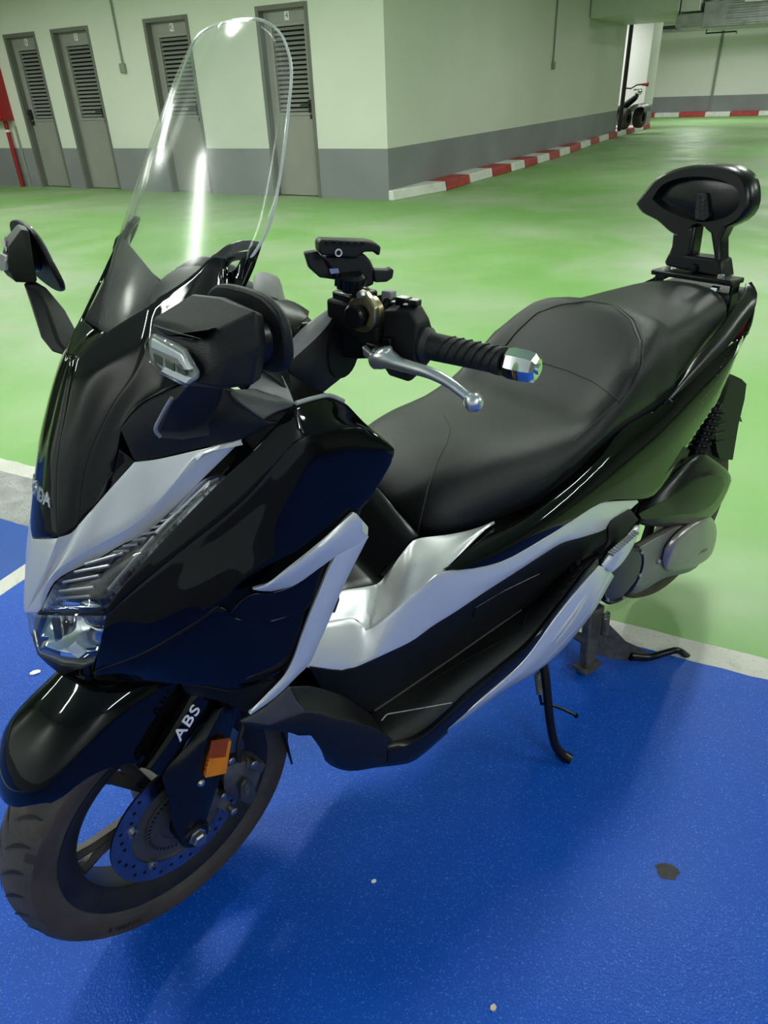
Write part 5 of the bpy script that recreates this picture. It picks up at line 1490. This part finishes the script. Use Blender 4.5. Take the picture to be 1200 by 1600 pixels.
# rear mudguard with plate holder
pts = [(1118, 640), (1122, 625), (1130, 596), (1137, 584), (1150, 590), (1158, 598), (1155, 622), (1146, 660), (1137, 716), (1117, 715), (1112, 700), (1108, 664)]
rows = []
for y in (0.085, 0.045, -0.045, -0.085):
    q = [at(px, py, .07) for px, py in pts]
    rows.append([Vector((p.x - (0.012 if abs(y) < 0.06 else 0), y, p.z)) for p in q])
rmg = grid('rear_mudguard', rows, 'matte_black', root, 35, closed=True, caps=True)
prism('number_plate_holder', [at(1149, 628, .07), at(1161, 660, .07), at(1146, 654, .07), at(1147, 640, .07)], (0, -0.14, 0), 'dark_grey', rmg, 0.002)
for k in range(3):
    tube('mudguard_rib', [at(1108 + 4 * k, 668 + 12 * k, .0865), at(1135 - 2 * k, 660 + 14 * k, .0865)], 0.002, 'satin_black', rmg, 6)

# centre stand
piv = at(928, 955, .085)
footL = atz(916, 1044, 0.004)
def lerp3(a, b, t): return a.lerp(b, t)
leg = polyloops('centre_stand', [
    [piv + Vector((.030, .012, .01)), piv + Vector((-.030, .012, .01)), piv + Vector((-.030, -.012, .01)), piv + Vector((.030, -.012, .01))],
    [footL + Vector((.022, .012, .06)), footL + Vector((-.022, .012, .06)), footL + Vector((-.022, -.012, .06)), footL + Vector((.022, -.012, .06))],
    [footL + Vector((.016, .012, .012)), footL + Vector((-.016, .012, .012)), footL + Vector((-.016, -.012, .012)), footL + Vector((.016, -.012, .012))]], 'cast_aluminium', root, 0.004)
mat('stand_dirty', (0.035, 0.033, 0.032), 0.6, var=(60, 0.5), col2=(0.085, 0.08, 0.075), bump=(200, 0.4))
leg.data.materials.clear(); leg.data.materials.append(MATS['stand_dirty'])
flip(leg)
for sg in (1, -1):
    f_ = Vector((footL.x, sg * footL.y, footL.z if sg > 0 else footL.z + 0.006))
    rows = []
    for u in (-1, -0.5, 0, 0.5, 1):
        rows.append([f_ + Vector((u * 0.034, yy, 0.010 * u * u + zz)) for yy, zz in ((-0.022, 0), (0.022, 0), (0.022, 0.008), (-0.022, 0.008))])
    grid('stand_foot', rows, 'stand_dirty', root, 35, closed=True, caps=True)
web = polyloops('stand_web', [
    [at(940, 962, .095), at(952, 984, .105), at(947, 1010, .110), at(930, 1022, .100)],
    [at(975, 1000, .140), at(985, 1006, .150), at(978, 1030, .150), at(955, 1030, .130)],
    [at(1008, 1016, .178), at(1016, 1020, .182), at(1012, 1034, .180), at(1000, 1034, .172)]], 'stand_dirty', root, 0.003)
tang = tube('stand_pedal', [at(985, 1026, .160), at(1015, 1027, .185), at(1040, 1020, .205), at(1058, 1016, .220), at(1074, 1026, .232)], [0.012, 0.010, 0.009, 0.009, 0.010], 'satin_black', root, 10, 16)
tube('stand_crossbar', [Vector((footL.x + 0.01, footL.y, 0.10)), Vector((footL.x + 0.01, -footL.y, 0.10))], 0.012, 'stand_dirty', root, 10)
coil('stand_spring', at(948, 958, .118), at(944, 992, .122), 0.008, 0.0022, 10, 'cast_aluminium', root)
tube('spring_hook', [at(944, 990, .122), at(943, 1004, .122)], 0.0022, 'cast_aluminium', root, 6)
# side stand
ss = tube('side_stand', [at(846, 1030, .165), at(850, 1045, .175), at(855, 1085, .198), at(860, 1130, .222), at(868, 1165, .243), at(878, 1178, .256), at(890, 1186, .270)], [0.012, 0.012, 0.0105, 0.010, 0.010, 0.011, 0.013], 'satin_black', root, 12, 30)
tube('stand_foot_rod', [at(859, 1100, .205), at(880, 1108, .225), at(899, 1117, .245)], 0.0038, 'satin_black', ss, 8)
lathe('rod_tip', [(0, 0.006), (0.005, 0.004), (0.006, 0), (0.005, -0.004), (0, -0.006)], 'satin_black', ss, Matrix.Translation(at(900, 1118, .246)), 10)
coil('side_stand_spring', at(839, 1052, .178), at(843, 1084, .192), 0.006, 0.0018, 11, 'cast_aluminium', root)
tube('spring_anchor', [at(843, 1084, .192), at(846, 1100, .200), at(857, 1100, .204)], 0.0035, 'satin_black', ss, 8)
prism('side_stand_foot', [at(874, 1172, .250), at(896, 1182, .274), at(892, 1192, .272), at(880, 1190, .262), at(868, 1178, .250)], (0, -0.004, -0.006), 'satin_black', ss, 0.002)
# ------------------------------------------------------------------ handlebar, left end
HA = at(660, 538, .250)
HB = at(800, 568, .372)
hb = (HB - HA).normalized()
hup = (Vector((0, 0, 1)) - hb * hb.z).normalized()
hfw = hb.cross(hup)                                # roughly forward
if hfw.x < 0: hfw = -hfw
def bb(s, u=0.0, v=0.0): return HA + hb * s + hup * u + hfw * v
def atv(px, py, v):
    """photo point on the plane v metres ahead of the bar"""
    d = sight(px, py)
    return CL + d * ((v - (CL - HA).dot(hfw)) / d.dot(hfw))
def hm(s, u=0.0, v=0.0):
    """matrix whose Y axis runs out along the bar"""
    m = Matrix((hfw, hb, hup)).transposed().to_4x4()
    if m.to_3x3().determinant() < 0: m = Matrix((-hfw, hb, hup)).transposed().to_4x4()
    m.translation = bb(s, u, v)
    return m
LB = (HB - HA).length
tube('handlebar', [bb(LB), bb(-0.10), bb(-0.17, -0.004, 0.02), bb(-0.26, -0.02, 0.05)], 0.011, 'satin_black', root, 12)
grip = lathe('hand_grip', [(0.0105, 0.004), (0.023, 0.004), (0.0235, 0.008), (0.0180, 0.014), (0.0172, 0.050), (0.0165, LB - 0.025), (0.0175, LB - 0.020), (0.0175, LB - 0.012), (0.011, LB - 0.012)], 'rubber_black', root, hm(0), 28)
for k in range(7):
    s0 = 0.030 + k * 0.012
    tube('grip_groove', [hm(0) @ Vector((0.0178 * math.cos(a), s0 + 0.016 * i / 5, 0.0178 * math.sin(a))) for i, a in enumerate([-0.6 + 0.5 * q for q in range(6)])], 0.0012, 'matte_black', grip, 5)
lathe('bar_end', [(0.0, LB + 0.034), (0.013, LB + 0.034), (0.0185, LB + 0.030), (0.0205, LB + 0.020), (0.0205, LB + 0.002), (0.018, LB - 0.006), (0.011, LB - 0.006)], 'chrome', root, hm(0), 8, 20)
lathe('bar_end_screw', [(0.0, LB + 0.037), (0.006, LB + 0.037), (0.007, LB + 0.034)], 'chrome', root, hm(0), 10)

# switch housing
sw = polyloops('switch_housing', [
    [bb(-.050, .040, .020), bb(-.050, .046, -.012), bb(-.050, .010, -.028), bb(-.050, -.045, -.020), bb(-.050, -.052, .006), bb(-.050, -.030, .024)],
    [bb(-.010, .048, .018), bb(-.010, .050, -.010), bb(-.010, .012, -.026), bb(-.012, -.046, -.018), bb(-.014, -.054, .008), bb(-.010, -.030, .024)],
    [bb(.004, .030, .018), bb(.004, .032, -.010), bb(.004, .008, -.024), bb(.004, -.026, -.018), bb(.002, -.030, .006), bb(.004, -.018, .022)]], 'matte_black', root, 0.004, 3)
for nm, s_, u, v, d in (('switch_button', -.030, .052, .0, (.016, .018, .010)), ('switch_button', -.012, .053, .002, (.014, .014, .008)), ('dip_switch', -.036, .002, .026, (.012, .014, .016)), ('horn_button', -.022, -.02, .025, (.010, .016, .012))):
    o = box(nm, (0, 0, 0), d, 'satin_black', sw, 0.002)
    o.data.transform(hm(s_, u, v))
for s_, v in ((-.040, .008), (-.020, .010)):
    o = box('switch_mark', (0, 0, 0), (.006, .005, .0012), 'white_mark', sw); o.data.transform(hm(s_, .0515, v))
o = box('mode_switch', (0, 0, 0), (.014, .016, .014), 'grey_plastic', sw, 0.002); o.data.transform(hm(-.060, .052, -.01))
# master cylinder and bar clamp behind the lever
mc = polyloops('master_cylinder', [
    [bb(-.135, .046, .03), bb(-.135, .046, -.02), bb(-.135, -.030, -.02), bb(-.135, -.034, .03)],
    [bb(-.085, .046, .034), bb(-.085, .046, -.02), bb(-.085, -.024, -.02), bb(-.085, -.028, .034)],
    [bb(-.052, .020, .028), bb(-.052, .020, -.016), bb(-.052, -.020, -.016), bb(-.052, -.022, .028)]], 'inner_black', root, 0.004, 2)
box('reservoir_cap', bb(-.105, .050, .005), (.045, .045, .012), 'satin_black', mc, 0.003)
for s_ in (-.078, -.062):
    tube('switch_cable', [bb(s_, .03, .01), bb(s_ + .004, .045, -.005), bb(s_ + .02, .040, -.02)], 0.007, 'satin_black', mc, 8, 8)
tube('brake_line', [bb(-.13, -.02, .03), bb(-.12, -.05, .035), bb(-.16, -.075, .03)], 0.005, 'rubber_black', mc, 8, 10)
lp = plate('lever_perch', [(565, 541, .050), (574, 548, .050), (588, 558, .050), (600, 566, .050), (598, 572, .050), (586, 576, .050), (580, 566, .050), (567, 556, .050)], 'aluminium', root, 0.016, -hfw, 0.002, False, atv)
lv = tube('brake_lever', [atv(584, 564, .046), atv(596, 561, .046), atv(608, 561, .046), atv(622, 568, .048), atv(645, 575, .050), atv(675, 584, .052), atv(700, 597, .052), atv(722, 613, .052), atv(736, 625, .052)], [0.011, 0.0135, 0.0125, 0.0088, 0.0078, 0.0074, 0.0068, 0.0065, 0.0065], 'aluminium', root, 14, 40)
hk = tube('lever_heel', [atv(598, 556, .046), atv(606, 548, .046), atv(610, 543, .046)], [0.011, 0.008, 0.003], 'aluminium', lv, 10, 10)
lathe('lever_ball', [(0.0, 0.0125), (0.006, 0.0112), (0.0105, 0.0068), (0.0125, 0), (0.0105, -0.0068), (0.006, -0.0112), (0.0, -0.0125)], 'aluminium', lv, Matrix.Translation(atv(740, 628, .052)), 20)
plate('perch_pad', [(570, 535, .044), (590, 540, .044), (604, 546, .044), (600, 558, .044), (588, 560, .044), (574, 548, .044)], 'satin_black', lp, 0.012, -hfw, 0.002, False, atv)
lathe('lever_pivot_bolt', [(0, 0.005), (0.005, 0.005), (0.0075, 0.003), (0.0075, -0.004)], 'bolt_steel', lv, Matrix.Translation(atv(590, 551, .046)) @ Matrix.Rotation(math.radians(70), 4, 'X'), 10)

# bar shroud (grey top, its grazing sheen put into the colour, dark underside)
loft('bar_shroud_top', [
    [(442, 552, .150), (458, 528, .140), (480, 506, .130), (505, 488, .126), (534, 470, .124)],
    [(446, 560, .158), (465, 538, .152), (488, 517, .146), (510, 500, .140), (530, 482, .134)],
    [(450, 568, .164), (470, 550, .160), (492, 530, .156), (512, 508, .148), (522, 492, .140)]], 'grey_plastic', root, 16, 6, 0.004, both=False, out=(0, 1, 1))
loft('bar_shroud_side', [
    [(450, 568, .164), (470, 550, .160), (492, 530, .156), (512, 508, .148), (524, 490, .140)],
    [(452, 585, .162), (475, 580, .165), (500, 572, .165), (518, 556, .160), (530, 535, .152)],
    [(470, 610, .150), (485, 615, .152), (500, 616, .154), (520, 602, .154), (540, 586, .150)]], 'matte_black', root, 16, 8, 0.004, both=False)
ringc = at(534, 552, .150)
tube('shroud_collar', [ringc + hb * -0.010, ringc + hb * 0.004], 0.034, 'inner_black', root, 24)
tube('steering_shroud', [Vector((-.30, 0, 1.02)), Vector((-.315, 0, 1.075)), Vector((-.325, 0.0, 1.105))], [0.085, 0.10, 0.06], 'matte_black', root, 20, 8)
# right end of the bar, mostly hidden behind the screen and cowl
RB = [Vector((-.335, -.06, 1.055)), Vector((-.352, -.14, 1.065)), Vector((-.385, -.24, 1.055)), Vector((-.415, -.345, 1.035))]
tube('handlebar', RB, 0.011, 'satin_black', root, 12)
d_ = (RB[3] - RB[2]).normalized()
tube('hand_grip', [RB[2], RB[3]], 0.0165, 'rubber_black', root, 16)
tube('bar_end', [RB[3], RB[3] + d_ * 0.04], 0.019, 'chrome', root, 8)
box('switch_housing', RB[2] + Vector((0, 0.02, 0)), (.05, .05, .08), 'matte_black', root, 0.008)

# dash
hull('instrument_hood', [(-0.175, 0.05, 1.06, 1.09, 0.7), (-0.21, 0.10, 1.06, 1.135, 0.7), (-0.26, 0.125, 1.06, 1.150, 0.7), (-0.305, 0.115, 1.06, 1.130, 0.7), (-0.33, 0.09, 1.07, 1.10, 0.7)], 'matte_black', root, 16)
loft('dash_trim', [[(398, 430, .10), (408, 424, .09), (425, 428, .075), (437, 436, .062), (446, 470, .06)], [(398, 460, .13), (412, 462, .12), (424, 464, .11), (436, 468, .10), (446, 474, .09)]], 'grey_plastic', root, 14, 4, 0.004, both=True, out=(0, 1, 1))
loft('dash_side', [[(426, 470, .125), (445, 468, .105), (465, 474, .10), (484, 486, .10)], [(440, 520, .15), (455, 515, .14), (468, 508, .13), (482, 494, .115)]], 'satin_black', root, 12, 5, 0.004, both=True, out=(0, 1, 1))
loft('dash_panel', [[(362, 462, .200), (380, 466, .195), (400, 480, .180), (430, 520, .165), (446, 560, .170), (455, 600, .205)], [(355, 520, .208), (375, 540, .212), (395, 560, .215), (415, 580, .225), (436, 595, .232), (456, 615, .240)]], 'matte_black', root, 16, 5, 0.004, both=True, out=(0, 1, 1))

# ------------------------------------------------------------------ phone holder on the bar
cm = basis(atv(567, 491, .050), hup.cross(hfw), hfw)
ph = lathe('holder_clamp', [(0.014, 0.006), (0.0215, 0.006), (0.0225, 0.004), (0.0225, -0.016), (0.014, -0.016)], 'gold_clamp', root, cm, 28, closed_prof=True)
lathe('clamp_cap', [(0.0, 0.016), (0.0125, 0.016), (0.0150, 0.013), (0.0150, -0.02)], 'satin_black', ph, basis(atv(562, 491, .052), hup.cross(hfw), hfw), 24)
plate('holder_arm', [(547, 452, .050), (556, 446, .050), (566, 452, .050), (572, 468, .050), (578, 480, .050), (566, 478, .050), (556, 484, .050), (548, 474, .050)], 'satin_black', ph, 0.016, -hfw, 0.003, False, atv)
plate('arm_plate', [(558, 462, .053), (562, 454, .053), (570, 456, .053), (578, 468, .056), (586, 482, .058), (586, 505, .058), (576, 514, .058), (570, 508, .058), (576, 490, .058), (568, 472, .056)], 'gold_clamp', ph, 0.010, -hfw, 0.002, False, atv)
lathe('arm_bolt', [(0, 0.006), (0.004, 0.006), (0.0055, 0.003), (0.0055, -0.004)], 'bolt_steel', ph, basis(atv(565, 460, .054), hup.cross(hfw), hfw), 8)
kn_c = atv(548, 438, .040)
prof = [(0.0, 0.010), (0.014, 0.010), (0.018, 0.006), (0.018, -0.008), (0.012, -0.013), (0.0, -0.013)]
kn = lathe('holder_knob', prof, 'satin_black', ph, Matrix.Translation(kn_c) @ Matrix.Rotation(math.radians(75), 4, 'X'), 24)
for k in range(12):
    a = 2 * PI * k / 12
    o = tube('knob_rib', [Vector((0.0178 * math.cos(a), -0.008, 0.0178 * math.sin(a))), Vector((0.0178 * math.cos(a), 0.006, 0.0178 * math.sin(a)))], 0.0026, 'satin_black', kn, 6)
    o.data.transform(Matrix.Translation(kn_c) @ Matrix.Rotation(math.radians(75), 4, 'X'))
cr_ = plate('holder_cradle', [(507, 402, .180), (569, 396, .190), (580, 408, .192), (587, 424, .194), (585, 446, .194), (570, 451, .192), (536, 449, .184), (524, 436, .182)], 'matte_black', ph, 0.030, (-0.35, -1, 0.05), 0.004, False)
plate('cradle_wing', [(477, 396, .165), (497, 393, .168), (507, 406, .172), (516, 420, .174), (528, 438, .176), (500, 434, .170), (484, 420, .166)], 'matte_black', cr_, 0.014, (-0.35, -1, 0.05), 0.002, False)
ub = plate('cradle_jaw', [(498, 379, .186), (503, 375, .186), (575, 377, .196), (588, 380, .198), (596, 386, .199), (594, 400, .199), (590, 399, .198), (584, 394, .197), (570, 394, .195), (558, 404, .193), (504, 399, .187), (499, 396, .186)], 'matte_black', cr_, 0.022, (-0.35, -1, 0.05), 0.0025, False)
plate('cradle_claw', [(584, 422, .195), (608, 423, .199), (612, 420, .200), (616, 422, .200), (614, 435, .200), (605, 441, .199), (586, 442, .196)], 'matte_black', cr_, 0.016, (-0.35, -1, 0.05), 0.002, False)
c0 = at(529, 395, .1935)
jaw_n = Vector((0.35, 1, -0.05)).normalized()
rgm = basis(c0, (-0.94, 0.33, 0), (0, 0.05, 1))
lathe('jaw_ring_mark', [(0.0032, 0.0008), (0.0046, 0.0008), (0.0046, -0.0008), (0.0032, -0.0008)], 'white_mark', ub, rgm @ Matrix.Rotation(PI / 2, 4, 'X'), 24, closed_prof=True)
plate('cradle_label', [(514, 420, .1865), (528, 419, .1885), (530, 426, .1885), (517, 428, .1865)], 'silver_mark', cr_, 0.001, (0.35, 1, 0), 0, False)
for k in range(6):
    plate('jaw_tick', [(508 + 11 * k, 376 + .3 * k, .190 + .0018 * k), (514 + 11 * k, 376 + .3 * k, .191 + .0018 * k), (514 + 11 * k, 380 + .3 * k, .191 + .0018 * k), (508 + 11 * k, 380 + .3 * k, .190 + .0018 * k)], 'satin_black', ub, 0.0012, (0.35, 1, 0), 0, False)
